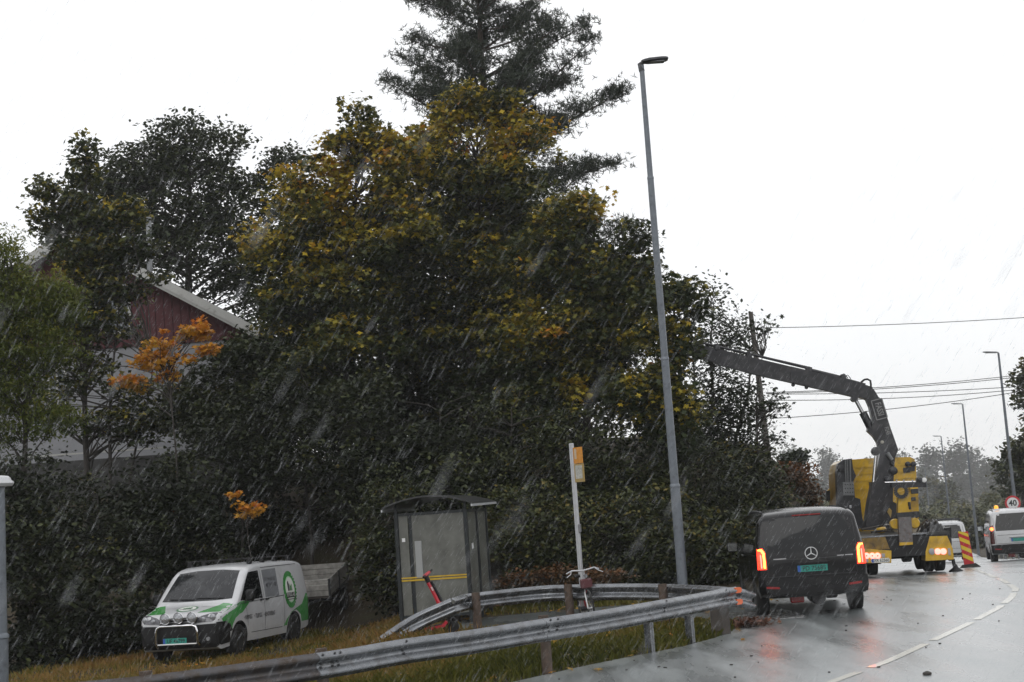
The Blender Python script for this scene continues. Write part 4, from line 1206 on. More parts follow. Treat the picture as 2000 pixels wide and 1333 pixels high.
# cab: back wall with pressed ribs, roof spoiler edge, side bulge
CABY = 5.6
cw = [(1634, 1040), (1631, 925), (1634, 907), (1642, 900), (1690, 896), (1740, 894), (1778, 893), (1786, 897), (1789, 910), (1794, 1040)]
cab = slab('cab', cw, CABY, 2.1, M_yellow, truck)
for y0 in (912, 925, 938, 955, 975):
    P = TP([(1672, y0 + 1.5), (1784, y0 - 5)], CABY - .012)
    b_ = MB(); b_.beam(P[0], P[1], .02, .045, up=(0, 0, 1)); b_.build('pressed_rib', M_yellow, cab)
b_ = MB(); b_.box((0.0, 6.9, .9), (2.3, 1.6, .8), bev=.05); b_.build('cab_base', M_black, truck)
slab('windscreen', [(1640, 960), (1640, 920), (1784, 915), (1786, 955)], CABY + 2.105, .01, M_glass, cab)
# round badge lamps at the cab's top right
for x in (1773, 1784):
    p = T(x, 907, CABY - .04); b_ = MB(); b_.lathe([(.085, .03), (.085, -.03), (.06, -.05)], 'y', 16, p); b_.build('work_lamp', M_darkmetal, cab, 50)
slab('lamp_bracket', [(1764, 922), (1764, 914), (1787, 911), (1787, 920)], CABY - .03, .03, M_darkmetal, cab)
slab('small_plate', [(1765, 924), (1765, 920.5), (1778, 919.5), (1778, 923)], CABY - .035, .02, M_ink, cab)
# dark exhaust and intake stack at the cab's left
st = slab('exhaust_stack', [(1636, 1000), (1634, 922), (1637, 906), (1648, 898), (1664, 896), (1666, 915), (1672, 930), (1667, 940), (1670, 972), (1680, 975), (1684, 1010), (1690, 1032), (1650, 1036)], CABY - .55, .5, M_darkmetal, truck)
slab('perforated_panel', [(1648, 968), (1646, 942), (1667, 941), (1669, 968)], CABY - .60, .04, mat('grey_panel', (.17, .175, .18), .45, .3, var=.3, scale=30), st)
for k in range(3):
    for j in range(4):
        p = T(1651 + j * 4.8, 947 + k * 7.5, CABY - .61); b_ = MB(); b_.lathe([(.02, .01), (.02, -.002)], 'y', 6, p); b_.build('hole', M_ink, st)
for x in (1652, 1656, 1661):
    P = TP([(x - 1, 898), (x, 942)], CABY - .60); b_ = MB(); b_.cyl(P[0], P[1], .025, None, 8); b_.build('pipe', MATS['grey_panel'], st, 40)
p = T(1642, 915, CABY - .57); b_ = MB(); b_.lathe([(.12, .03), (.12, -.02), (.07, -.04)], 'y', 16, p); b_.build('cap', M_darkmetal, st, 40)
p = T(1661, 990, CABY - .6); b_ = MB(); b_.box(p, (.06, .04, .09), bev=.01); b_.build('tag_plate', M_white, st)
# left mirror on a yellow arm
b_ = MB(); P = TP([(1633, 950), (1622, 954), (1615, 961)], CABY + 1.9); b_.tube(P, .025, 8); P = TP([(1633, 995), (1616, 997)], CABY + 1.9); b_.tube(P, .02, 8); ar = b_.build('mirror_arm', M_yellow, truck, 40)
slab('mirror', [(1614, 979), (1613, 960), (1623, 957), (1624, 978)], CABY + 1.8, .14, M_black, ar)
# crane: pedestal, column, levers beam
CY = 2.6
slab('crane_pedestal', [(1690, 1036), (1697, 985), (1704, 950), (1703, 942), (1745, 942), (1744, 980), (1753, 985), (1752, 1036)], CY - .1, .75, M_crane, truck)
colm = slab('crane_column', [(1706, 945), (1713, 915), (1720, 880), (1752, 878), (1748, 896), (1745, 945)], CY, .5, M_crane, truck)
b_ = MB(); P = TP([(1706, 942), (1711, 890)], CY - .08); b_.cyl(P[0], P[1], .05, None, 12); b_.build('lift_rod', M_chrome, colm, 40)
p = T(1710, 882, CY - .05); b_ = MB(); b_.lathe([(.13, .1), (.13, -.1), (.08, -.12)], 'y', 18, p); b_.build('pivot', M_crane, colm, 40)
for (x, y, r_) in ((1745, 920, .12), (1742, 905, .07), (1732, 936, .09)):
    p = T(x, y, CY - .03); b_ = MB(); b_.lathe([(r_, .1), (r_, -.05), (r_ * .6, -.08)], 'y', 14, p); b_.build('fitting', M_darkmetal, colm, 40)
P = TP([(1742, 899), (1733, 885)], CY - .06); b_ = MB(); b_.cyl(P[0], P[1], .06, None, 10); b_.build('hose_block', MATS['grey_panel'], colm, 40)
# first boom
bm1 = slab('inner_boom', [(1718, 884), (1714, 866), (1706, 853), (1694, 842), (1695, 836), (1702, 838), (1704.5, 824), (1698, 795), (1692, 781), (1686, 778), (1686, 760), (1700, 754), (1709, 764), (1716, 776), (1722, 780), (1738, 832), (1754.5, 879), (1750, 890), (1735, 892)], CY + .06, .36, M_crane, truck)
P = TP([(1672, 783), (1686, 809)], CY + .2); b_ = MB(); b_.cyl(P[0], P[1], .055, None, 12); b_.build('piston_rod', M_silver, bm1, 40)
P = TP([(1685, 806), (1703, 842)], CY + .2); b_ = MB(); b_.cyl(P[0], P[1], .115, None, 14); b_.build('piston_barrel', M_crane, bm1, 40)
for (x, y) in ((1723, 864), (1727.5, 882.5)):
    p = T(x, y, CY + .05); b_ = MB(); b_.lathe([(.05, .02), (.05, -.02), (.03, -.03)], 'y', 12, p); b_.build('pin', mat('pale_grease', (.35, .33, .28), .5), bm1, 40)
# framed maker's lettering, running down the boom
M_decal = mat('pale_decal', (.20, .20, .20), .5)
def boom_frame(x0, y0, x1, y1, yl):
    a, b = T(x0, y0, yl), T(x1, y1, yl); d = (b - a).normalized()
    c = (a + b) / 2; n = Vector((0, -1, 0)); u = n.cross(d)
    # text x runs along d, text y = across, facing -Y
    return Matrix(((d.x, u.x, n.x, c.x), (d.y, u.y, n.y, c.y), (d.z, u.z, n.z, c.z), (0, 0, 0, 1))), (b - a).length
m4, ln = boom_frame(1712, 781, 1723, 818, CY + .052)
text_flat('lettering', 'FASSI', .25, M_decal, bm1, m4, bold=.006, sx=.70)
fr_ = MB(); h_ = .16
for a, b in (((-ln / 2, -h_), (ln / 2, -h_)), ((ln / 2, -h_), (ln / 2, h_)), ((ln / 2, h_), (-ln / 2, h_)), ((-ln / 2, h_), (-ln / 2, -h_))):
    fr_.beam(m4 @ Vector((*a, 0)), m4 @ Vector((*b, 0)), .028, .012, up=(0, 1, 0))
fr_.build('lettering_frame', M_decal, bm1)
m4, ln = boom_frame(1730, 833, 1736, 851, CY + .052)
text_flat('lettering', 'F245', .17, M_decal, bm1, m4, bold=.003, sx=.7)
# second boom: telescoping sections towards the trees
sec = [('outer_boom', [(1705, 757), (1704, 780), (1690, 779), (1668, 775), (1545, 747), (1545, 716), (1640, 738), (1662, 742)], .0, .38), ('telescope', [(1548, 748), (1548, 717), (1460, 696), (1460, 728)], .03, .32), ('telescope', [(1464, 729), (1464, 697), (1395, 680), (1395, 710)], .06, .26), ('telescope', [(1398, 709), (1398, 681), (1346, 668), (1346, 692)], .08, .21)]
BY = CY + .05
for nm, pts, of, th in sec:
    o = slab(nm, pts, BY + of, th, M_crane, truck)
    if nm == 'outer_boom': ob_ = o
for (a, b, r_) in (((1690, 752), (1579, 722), .045), ((1650, 738), (1455, 690), .03), ((1586, 720), (1344, 664), .035), ((1580, 727), (1455, 697), .03)):
    P = TP([a, b], BY + .14); b_ = MB(); b_.cyl(P[0], P[1], r_, None, 8); b_.build('extension_cylinder', M_crane if a[0] != 1580 else M_silver, ob_, 40)
for x, y in ((1579, 724), (1647, 738), (1462, 694), (1400, 679)):
    p = T(x, y, BY + .14); b_ = MB(); b_.box(p, (.16, .2, .22), Matrix.Rotation(-.23, 3, 'Y'), bev=.03); b_.build('clamp', M_crane, ob_)
for x, y in ((1549, 752), (1575, 757)):
    p = T(x, y, BY + .14); b_ = MB(); b_.lathe([(.05, -.04), (.06, 0), (.05, .04)], 'y', 10, p); b_.build('eyelet', M_darkmetal, ob_, 40)
p = T(1668, 779, BY + .15); b_ = MB(); b_.lathe([(.1, -.18), (.1, .18)], 'y', 14, p); b_.build('pivot', M_crane, ob_, 40)
P = TP([(1682, 747), (1688, 742), (1694, 741), (1700, 744), (1701, 752), (1701, 759)], BY - .02); b_ = MB(); b_.tube(P, .03, 8); b_.build('hose', M_rubber, ob_, 60)
P = TP([(1640, 737), (1646, 732), (1652, 734), (1656, 739)], BY + .1); b_ = MB(); b_.tube(P, .015, 6); P = TP([(1648, 736), (1656, 733), (1662, 741)], BY + .2); b_.tube(P, .012, 6); b_.build('hose', M_rubber, ob_, 60)
# valve beam to the right of the pedestal
vb = slab('valve_beam', [(1742, 953), (1742, 943), (1790, 942), (1790, 934), (1809, 934), (1810, 952)], CY - .55, .22, M_darkmetal, truck)
b_ = MB(); P = TP([(1728, 943), (1788, 941.5)], CY - .45); b_.cyl(P[0], P[1], .03, None, 8); b_.build('rail', M_chrome, vb, 40)
for x in (1751, 1765, 1782): p = T(x, 940, CY - .45); b_ = MB(); b_.box(p, (.05, .06, .07), bev=.01); b_.build('fitting', M_silver, vb)
for x, m_ in ((1797, M_darkmetal), (1805, MATS['white_bar'])): p = T(x, 938, CY - .57); b_ = MB(); b_.lathe([(.07, .02), (.07, -.03), (.05, -.04)], 'y', 14, p); b_.build('lamp', m_, vb, 40)
# yellow upright leg with ring and grimy grey lower end hanging over the tail
leg = slab('stowed_leg', [(1754, 1003), (1755, 962), (1768, 958), (1770, 960), (1780, 964), (1778, 1001)], .35, .30, M_yellow, truck)
slab('leg_side', [(1778, 1010), (1778, 953), (1793, 952), (1795, 1012), (1790, 1022)], .6, .3, M_yellow, truck)
p = T(1760, 960, .28)
b_ = MB()
for k in range(20):
    a, b = 2 * PI * k / 20, 2 * PI * (k + 1) / 20
    b_.beam(p + Vector((.155 * math.cos(a), 0, .155 * math.sin(a))), p + Vector((.155 * math.cos(b), 0, .155 * math.sin(b))), .10, .07, up=(0, 1, 0))
b_.build('ring', M_darkmetal, leg)
slab('band', [(1752, 1014), (1752, 1002), (1795, 999), (1796, 1011)], .30, .34, M_darkmetal, leg)
slab('lower_leg', [(1757, 1062), (1755, 1012), (1780, 1010), (1783, 1061)], -.10, .26, M_grime, leg)
slab('foot', [(1757, 1066), (1757, 1060), (1783, 1059), (1783, 1064)], -.12, .30, M_yellow, leg)
for (x, y, rx_, rz_, m_) in ((1786, 960, .2, .07, M_darkmetal), (1784, 975, .12, .05, M_darkmetal), (1776, 985, .07, .06, M_ink), (1777, 992, .06, .05, M_ink), (1786, 1003, .1, .05, M_darkmetal), (1788, 1014, .09, .08, M_darkmetal)):
    p = T(x, y, .32); b_ = MB(); b_.box(p, (rx_, .1, rz_ * 2), bev=.015); b_.build('valve', m_, leg)
for (x, y) in ((1748, 1024), (1786, 1022)):
    p = T(x, y, .25); b_ = MB()
    b_.lathe([(.13, -.08), (.15, -.03), (.15, .03), (.13, .08)], 'y', 14, p); b_.lathe([(.05, -.085), (.05, -.09)], 'y', 8, p); b_.build('roller', M_yellow, leg, 40)
p = T(1721, 1034, 1.2); b_ = MB(); b_.lathe([(.01, -.13), (.11, -.10), (.15, -.02), (.12, .06), (.01, .1)], 'z', 12, p + Vector((0, 0, .0))); b_.build('yellow_cap', M_yellow, truck, 50)
slab('grease_patch', [(1733, 1000), (1737, 992), (1742, 998), (1740, 1012)], CY - .14, .05, mat('faded_yellow', (.28, .19, .05), .5, var=.3), truck)

# load on the deck: branches and a heap of black sacking
bpy.context.view_layer.update()
def to_world(p): return truck.matrix_world @ Vector(p)
for k in range(7):
    a = T(1683 + k * 9, 1038 + rnd.uniform(-4, 3), .5 + k * .22); b = a + Vector((rnd.uniform(.5, 1.2), rnd.uniform(-.1, .5), rnd.uniform(-.10, .12)))
    a.z = max(a.z, 1.18); b.z = max(b.z, 1.17)
    wa, wb = to_world(a), to_world(b)
    o = thing('branch', 'cut branch lying in the loose pile on the truck bed', 'branch', wa, group='cut branches on the truck bed')
    b_ = MB(); m_ = wa.lerp(wb, .5) - wa + Vector((0, 0, rnd.uniform(.02, .08)))
    b_.tube([(0, 0, 0), m_, wb - wa], [.035, .03, .02], 7); b_.build('wood', M_wood if k % 2 else M_bark, o, 50)
    b_ = MB(); b_.tube([m_, m_ + Vector((rnd.uniform(.1, .3), 0, rnd.uniform(.05, .15)))], [.015, .008], 5); b_.build('twig', M_bark, o)
hp = MB()
cx0, cx1 = 1800, 1856
def heap_point(u, v):
    a = T(cx0 + (cx1 - cx0) * u, 1048, .35)
    h = .42 * math.sin(PI * min(1, max(0, u))) ** .6 * math.sin(PI * v) ** .5 + .05 * math.sin(u * 17 + v * 9) + .04 * math.sin(u * 31 - v * 13)
    return Vector((a.x, .2 + v * .9, a.z + max(-.05, h)))
n1, n2 = 22, 12
hp.add([to_world(heap_point(i / n1, j / n2)) for i in range(n1 + 1) for j in range(n2 + 1)], [(i * (n2 + 1) + j, (i + 1) * (n2 + 1) + j, (i + 1) * (n2 + 1) + j + 1, i * (n2 + 1) + j + 1) for i in range(n1) for j in range(n2)])
hs = hp.build('tarpaulin_heap', mat('black_sheet', (.012, .012, .013), .3, 0, bump=.5, bscale=9), None, 60)
tag(hs, 'crumpled black sheeting heaped on the right rear of the truck bed', 'tarpaulin')
hk = thing('hook_bar', 'thin dark bent bar sticking up from the black sheeting on the truck', 'bar', to_world(T(1790, 1042, 1.0)))
P = [to_world(q) - hk.location for q in TP([(1790, 1042), (1796, 1028), (1805, 1020), (1810, 1015), (1814, 1022)], 1.0)]
b_ = MB(); b_.tube(P, .025, 6); b_.build('rod', M_rust, hk)
P = [to_world(q) - hk.location for q in TP([(1804, 1013), (1804, 1007), (1809, 1013)], 1.0)]
b_ = MB(); b_.tube(P, .03, 6); b_.build('hook', M_black, hk)

# ------------------------------------------------------------------ marker board, speed sign
mbp = at(1894, 1106, 43.5)
mk = thing('marker_board', 'red and yellow striped traffic marker board on a black rubber foot', 'traffic marker', (mbp.x, mbp.y, float(zr(43.5)) + .01), rz=math.radians(-14))
mk.rotation_euler.y = math.radians(-5)
b_ = MB(); b_.box((0, 0, .055), (.62, .42, .11), taper=.62); b_.build('rubber_foot', M_rubber, mk)
b_ = MB(); b_.box((0, 0, .58), (.29, .03, .98), bev=.01); bd = b_.build('board', mat('sign_red', (.50, .012, .02), .4), mk)
M_sy = mat('sign_yellow', (.72, .52, .02), .4)
for k in range(4):
    z0 = .16 + k * .25
    poly = [(-.135, z0 + .17), (.135, z0), (.135, z0 + .125), (-.135, z0 + .295)]
    if k == 3: poly = [(-.135, z0 + .15), (.135, z0 - .01), (.135, z0 + .09), (-.0, z0 + .165), (-.135, z0 + .2)]
    b_ = MB(); b_.prism(poly, .004, Matrix(((1, 0, 0, 0), (0, 0, 1, -.0175), (0, 1, 0, 0), (0, 0, 0, 1)))); b_.build('stripe', M_sy, bd)
sp = at(1978, 983, 61.0); gz = float(zg(sp.x, sp.y))
ss = thing('speed_sign', 'round white 40 speed limit sign with red rim, above the white van roof', 'road sign', (sp.x, sp.y, gz), rz=math.radians(-16))
b_ = MB(); b_.cyl((0, .03, -.3), (0, .03, sp.z - gz + .3), .035, None, 10); b_.build('post', M_galv, ss, 40)
zc = sp.z - gz
b_ = MB(); b_.lathe([(.315, .01), (.315, -.012)], 'y', 36, (0, 0, zc)); fc = b_.build('face', mat('sign_red_rim', (.50, .03, .04), .4), ss)
b_ = MB(); b_.lathe([(.235, -.013), (.235, -.017)], 'y', 36, (0, 0, zc)); b_.build('inner_face', mat('sign_white', (.72, .72, .72), .4), fc)
text_flat('lettering', '40', .34, M_ink, fc, Matrix.Translation((0, -.021, zc - .01)) @ Matrix(((1, 0, 0, 0), (0, 0, -1, 0), (0, 1, 0, 0), (0, 0, 0, 1))), bold=.008, sx=.95)

# ------------------------------------------------------------------ wooden power pole and overhead cables
pt, pb = at(1466, 610, 60), at(1506, 940, 60)
pole = thing('power_pole', 'tall brown wooden power pole leaning left behind the crane arm', 'power pole', pb - (pt - pb).normalized() * 1.2)
o0 = pole.location.copy()
b_ = MB(); b_.tube([Vector((0, 0, -.6)), pb - o0, pt - o0], [.15, .14, .10], 12); b_.build('pole', mat('pole_wood', (.075, .065, .058), .7, 0, var=.35, scale=7, bump=.3), pole, 40)
M_cable = mat('cable', (.03, .03, .03), .5)
cab_px = [(1480, 641, 2040, 618, 3, 'topmost single overhead cable running from the wooden pole to the right edge'),
          (1496, 767, 2040, 727, 5, 'upper of the two close parallel cables above the crane elbow'),
          (1496, 769, 2040, 731, 5, 'lower of the two close parallel cables above the crane elbow'),
          (1498, 770, 2040, 752, 4, 'thin middle overhead cable just below the close pair'),
          (1500, 782, 2040, 756, 6, 'overhead cable crossing behind the upper end of the upright crane boom'),
          (1504, 818, 2040, 757, 6, 'lowest overhead cable, rising steeply to the right behind the lettered boom')]
for x0, y0, x1, y1, sag, lb in cab_px:
    a, b = at(x0, y0, 60), at(x1, y1, 64)
    P = [a.lerp(b, k / 16) - Vector((0, 0, sag * .03 * 4 * (k / 16) * (1 - k / 16))) for k in range(17)]
    b_ = MB(); b_.tube([p - a for p in P], .016, 5)
    o = b_.build('overhead_cable', M_cable, None, 60); o.location = a; tag(o, lb, 'cable', 'overhead cables')
# ------------------------------------------------------------------ bus stop pole
bp_ = at(1141, 1208, 28.6); gz = float(zg(bp_.x, bp_.y))
tp_ = at(1122, 866, 28.6)
bs = thing('bus_stop_pole', 'pale aluminium bus stop post with a small orange flag and timetable holder', 'bus stop sign', (bp_.x, bp_.y, gz), rz=math.radians(-50))
bs.rotation_euler.y = 0
M_alu = mat('aluminium', (.50, .51, .53), .4, .35, var=.1, scale=12)
hb = tp_.z - gz
for dx, w_ in ((-.028, .042), (.024, .05)):
    b_ = MB(); b_.box((dx, 0, hb / 2 - .1), (w_, .06, hb + .2), bev=.01); b_.build('post', M_alu, bs)
fl_ = MB(); fl_.box((.17, 0, hb - .25), (.26, .02, .32)); ff = fl_.build('flag', mat('stop_orange', (.56, .23, .02), .45, var=.15, scale=20), bs)
b_ = MB(); b_.box((.11, -.0115, hb - .22), (.06, .003, .2)); b_.build('pictogram', mat('faded_cream', (.5, .40, .28), .5), ff)
fl_ = MB(); fl_.box((.18, 0, hb - .60), (.27, .03, .36), bev=.005); tt = fl_.build('timetable_frame', mat('stop_ochre', (.34, .24, .08), .5), bs)
b_ = MB(); b_.box((.18, -.0165, hb - .58), (.20, .003, .26)); b_.build('timetable', mat('timetable_paper', (.40, .40, .36), .5, var=.35, scale=30), tt)
b_ = MB(); b_.box((.075, -.01, hb * .53), (.055, .05, .17), bev=.012); b_.build('bin_clip', M_steelrim, bs)

# ------------------------------------------------------------------ bicycle leaning at the post, seen from the front
def bicycle():
    p = at(1158, 1205, 27.9); gz = float(zg(p.x, p.y))
    t = thing('bicycle', 'bicycle with pale handlebars and red front frame, leaning against the bus stop post', 'bicycle', (p.x, p.y + .1, gz + .005), rz=math.radians(8))
    t.rotation_euler.y = math.radians(-5)
    R_ = .33
    for y in (-.02, 1.02):
        w_ = bpy.data.objects.new('wheel', None); COL.objects.link(w_); w_.parent = t; w_.location = (0, y, R_)
        b_ = MB()
        for k in range(28):
            a, b = 2 * PI * k / 28, 2 * PI * (k + 1) / 28
            b_.tube([(0, R_ * .95 * math.cos(a), R_ * .95 * math.sin(a)), (0, R_ * .95 * math.cos(b), R_ * .95 * math.sin(b))], .02, 6, False)
        b_.build('tyre', M_rubber, w_, 60)
        b_ = MB()
        for k in range(16):
            a = 2 * PI * k / 16; b_.cyl((.02 * (-1) ** k, 0, 0), (0, R_ * .9 * math.cos(a), R_ * .9 * math.sin(a)), .0025, None, 4)
        b_.cyl((-.05, 0, 0), (.05, 0, 0), .02, None, 8); b_.build('spokes', M_silver, w_)
    M_fr = mat('bike_red', (.42, .03, .04), .3, 0, coat=.4)
    b_ = MB()
    for a, b in (((0, .16, .62), (0, .16, .86)), ((0, .16, .64), (0, .50, .30)), ((0, .18, .82), (0, .64, .80)), ((0, .50, .30), (0, .68, .88)), ((0, .50, .30), (0, 1.02, .33)), ((0, .66, .78), (0, 1.02, .33))): b_.cyl(a, b, .019, None, 8)
    b_.build('frame', M_fr, t, 60)
    b_ = MB()
    for s in (-.05, .05): b_.tube([(s, -.02, .33), (s, .06, .6), (s * .4, .14, .70)], .016, 8)
    b_.build('fork', mat('fork_pale', (.6, .6, .6), .3, .3), t, 60)
    b_ = MB(); b_.tube([(-.32, .22, 1.03), (-.22, .16, 1.075), (-.1, .12, 1.06), (0, .12, 1.05), (.1, .12, 1.06), (.22, .16, 1.075), (.32, .22, 1.03)], .016, 8); b_.cyl((0, .15, .84), (0, .12, 1.06), .018, None, 8); hb_ = b_.build('handlebar', M_alu, t, 60)
    for s in (-1, 1):
        b_ = MB(); b_.tube([(s * .24, .14, 1.06), (s * .27, .04, 1.02), (s * .36, .02, .97)], .009, 6); b_.build('brake_lever', M_alu, hb_, 60)
    b_ = MB(); b_.box((0, .05, .80), (.22, .16, .18), bev=.02); b_.build('front_bag', mat('bike_bag', (.10, .03, .035), .7), t)
    b_ = MB(); b_.lathe([(.04, -.03), (.035, .02)], 'y', 10, (0, .02, .95)); b_.build('lamp', M_lens, t)
    b_ = MB(); b_.box((0, .72, .93), (.16, .26, .06), bev=.025); b_.cyl((0, .68, .86), (0, .70, .93), .015); b_.build('saddle', M_black, t)
    b_ = MB(); b_.cyl((-.09, .5, .2), (-.18, .5, .2), .02, None, 6); b_.cyl((.09, .5, .4), (.18, .5, .4), .02, None, 6); b_.cyl((-.1, .5, .3), (.1, .5, .3), .05, None, 10); b_.build('crank', M_darkmetal, t)
    b_ = MB(); b_.box((.18, 1.0, .55), (.12, .3, .3), bev=.04); b_.build('pannier', mat('pannier_blue', (.03, .035, .12), .7), t)
bicycle()

# ------------------------------------------------------------------ red electric scooter
def scooter():
    wfr = at(884, 1226, 27.9); gz = float(zg(wfr.x, wfr.y))
    t = thing('electric_scooter', 'red electric kick scooter leaning behind the sloping guard rail by the bus shelter', 'scooter', (wfr.x, wfr.y, gz + .01))
    o = t.location
    def q(x, y, Yd=27.9): return at(x, y, Yd) - o
    hub = q(884, 1226); rk = q(812, 1240, 27.7)
    for c, nm in ((q(884, 1224), 0), (q(806, 1237, 27.7), 1)):
        w_ = bpy.data.objects.new('wheel', None); COL.objects.link(w_); w_.parent = t; w_.location = c; w_.rotation_euler = (0, 0, math.radians(80))
        b_ = MB(); b_.lathe([(.085, -.02), (.115, -.022), (.125, -.01), (.125, .01), (.115, .022), (.085, .02)], 'x', 24); b_.build('tyre', M_rubber, w_, 40)
        b_ = MB(); b_.lathe([(.086, -.015), (.086, .015), (.02, .025)], 'x', 16); b_.build('hub', M_darkmetal, w_, 40)
    b_ = MB(); a, b = q(812, 1233, 27.7), q(866, 1222); b_.beam(a, b, .17, .05); b_.beam(b, q(873, 1214), .16, .06); b_.build('deck', M_red, t)
    b_ = MB(); b_.beam(q(815, 1229, 27.7), q(863, 1219), .15, .008); b_.build('grip_mat', M_black, t)
    b_ = MB(); b_.tube([q(884, 1224), q(878, 1205), q(872, 1195)], [.04, .045, .05], 10); b_.tube([q(893, 1215), q(886, 1208), q(878, 1210)], .03, 8); b_.build('fork', M_black, t, 40)
    b_ = MB(); b_.tube([q(875, 1203), q(857, 1176), q(845, 1152), q(836, 1136)], [.055, .05, .047, .045], 12); b_.build('stem', M_red, t, 40)
    b_ = MB(); b_.tube([q(863, 1175, 27.86), q(851, 1152, 27.86), q(842, 1136, 27.86)], .03, 8); b_.build('battery_cover', M_black, t, 40)
    b_ = MB(); b_.tube([q(837, 1138), q(832, 1126)], .05, 10); b_.build('column', M_black, t, 40)
    b_ = MB(); b_.tube([q(827, 1128, 27.6), q(835, 1121), q(843, 1114, 28.2)], .022, 8); hb_ = b_.build('handlebar', M_black, t, 40)
    b_ = MB(); b_.tube([q(829, 1125.5, 27.7), q(838, 1118.5, 28.0)], .032, 8); b_.build('grip', M_red, hb_, 40)
    # pale lettering band on the stem
    b_ = MB(); b_.beam(q(842.5, 1147, 27.83), q(846, 1154, 27.83), .035, .01, up=(0, 1, 0)); b_.build('pale_badge', mat('badge_pale', (.6, .42, .42), .4), t)
scooter()

# ------------------------------------------------------------------ bus shelter
def shelter():
    c = at(853, 1206, 31.0); gz = -.06
    az = math.radians(9)
    t = thing('bus_shelter', 'small bus shelter with curved dark roof and grimy panes, yellow band across its end', 'bus shelter', (c.x, c.y, gz), rz=-az)
    W_, D_, H_ = 1.52, 2.3, 2.44
    M_fr = mat('shelter_frame', (.018, .022, .024), .4, .3, var=.4, scale=8)
    m = bpy.data.materials.new('grimy_pane'); m.use_nodes = True; n = m.node_tree; b = n.nodes['Principled BSDF']
    tcn = n.nodes.new('ShaderNodeTexCoord'); no = n.nodes.new('ShaderNodeTexNoise'); no.inputs['Scale'].default_value = 3; no.inputs['Detail'].default_value = 6
    n.links.new(tcn.outputs['Object'], no.inputs['Vector']); r = n.nodes.new('ShaderNodeValToRGB')
    r.color_ramp.elements[0].color = (.11, .113, .10, 1); r.color_ramp.elements[1].color = (.20, .203, .185, 1); r.color_ramp.elements[0].position = .3; r.color_ramp.elements[1].position = .72
    n.links.new(no.outputs['Fac'], r.inputs['Fac']); n.links.new(r.outputs[0], b.inputs['Base Color']); b.inputs['Roughness'].default_value = .25; b.inputs['Alpha'].default_value = .8
    M_p = m
    hw = W_ / 2
    for x, y in ((-hw, 0), (hw, 0), (-hw, D_), (hw, D_), (-hw + .3, D_), (hw, D_ * .5)):
        b_ = MB(); b_.box((x, y, H_ / 2), (.085, .085, H_), bev=.01); b_.build('post', M_fr, t)
    for z in (.22, H_ - .05):
        b_ = MB(); b_.beam((-hw, 0, z), (hw, 0, z), .05, .06); b_.beam((-hw, D_, z), (hw, D_, z), .05, .06); b_.beam((hw, 0, z), (hw, D_, z), .05, .06); b_.beam((-hw, 0, z), (-hw, D_, z), .05, .06) if z > 1 else None; b_.build('rail', M_fr, t)
    def pane(c, s): b_ = MB(); b_.box(c, s); return b_.build('pane', M_p, t)
    p1 = pane((.15, 0, (H_ + .2) / 2), (W_ - .38, .012, H_ - .3))
    pane((-hw + .15, 0, (H_ + .2) / 2), (.20, .012, H_ - .3))
    pane((hw, D_ * .25, (H_ + .2) / 2), (.012, D_ * .5 - .1, H_ - .3)); pane((hw, D_ * .75, (H_ + .2) / 2), (.012, D_ * .5 - .1, H_ - .3))
    pane((0, D_, (H_ + .2) / 2), (W_ - .1, .012, H_ - .3))
    for x in (-.45, -.16):
        b_ = MB(); b_.box((x, .02, (H_ + .2) / 2), (.10 if x < -.3 else .085, .035, H_ - .25)); b_.build('mullion', M_fr, t)
    b_ = MB(); b_.box((-.305, -.012, 1.42), (.15, .02, .78), bev=.008); b_.build('notice_strip', mat('notice_strip', (.30, .31, .31), .3), t)
    for z, w_ in ((.985, .035), (1.04, .03)):
        b_ = MB(); b_.box((0, -.016, z), (W_ - .06, .006, w_)); b_.build('warning_band', mat('band_yellow', (.50, .32, .015), .45, var=.15, scale=12), t)
    b_ = MB(); b_.box((.10, .25, .62), (.64, .04, .66), bev=.01); bx = b_.build('poster_case', M_ink, t)
    b_ = MB(); b_.box((.10, .226, .70), (.34, .004, .16)); b_.build('poster', mat('poster_grey', (.12, .125, .13), .3, var=.6, scale=9), bx)
    b_ = MB(); b_.box((.425, .23, .62), (.02, .03, .70)); b_.build('case_edge', M_alu, bx)
    b_ = MB(); b_.box((-.62, -.012, 2.0 - .15), (.07, .006, .08)); b_.build('sticker', MATS['sign_white'], t)
    b_ = MB(); b_.box((hw + .012, .55, 1.62), (.006, .16, .12), Matrix.Rotation(.1, 3, 'X')); b_.build('sticker', MATS['sign_white'], t)
    b_ = MB(); b_.box((.2, D_ * .6, .45), (.35, 1.4, .05)); b_.box((.2, D_ * .35, .22), (.3, .05, .45)); b_.box((.2, D_ * .85, .22), (.3, .05, .45)); b_.build('bench', M_darkwood, t)
    # curved roof
    b_ = MB(); n = 16; R_ = .98; vs = []
    for k in range(n + 1):
        u = -1 + 2 * k / n; x = u * R_; z = H_ + .29 - .20 * u * u
        for y in (-.35, D_ + .3):
            for dz in (0, .035): vs.append((x, y, z + dz))
    fs = []
    for k in range(n):
        a = k * 4; b = a + 4
        fs += [(a + 1, a + 3, b + 3, b + 1), (a, b, b + 2, a + 2), (a, a + 1, b + 1, b), (a + 2, b + 2, b + 3, a + 3)]
    fs += [(0, 2, 3, 1), (n * 4, n * 4 + 1, n * 4 + 3, n * 4 + 2)]
    b_.add(vs, fs); rf = b_.build('roof', mat('roof_sheet', (.022, .023, .025), .35, 0, var=.4, coat=.1), t, 40); fix_normals(rf)
    b_ = MB(); b_.beam((R_, -.36, H_ + .055), (R_, D_ + .31, H_ + .09), .03, .05); b_.beam((-R_, -.36, H_ + .055), (-R_, D_ + .31, H_ + .055), .03, .05); b_.build('gutter', M_alu, rf)
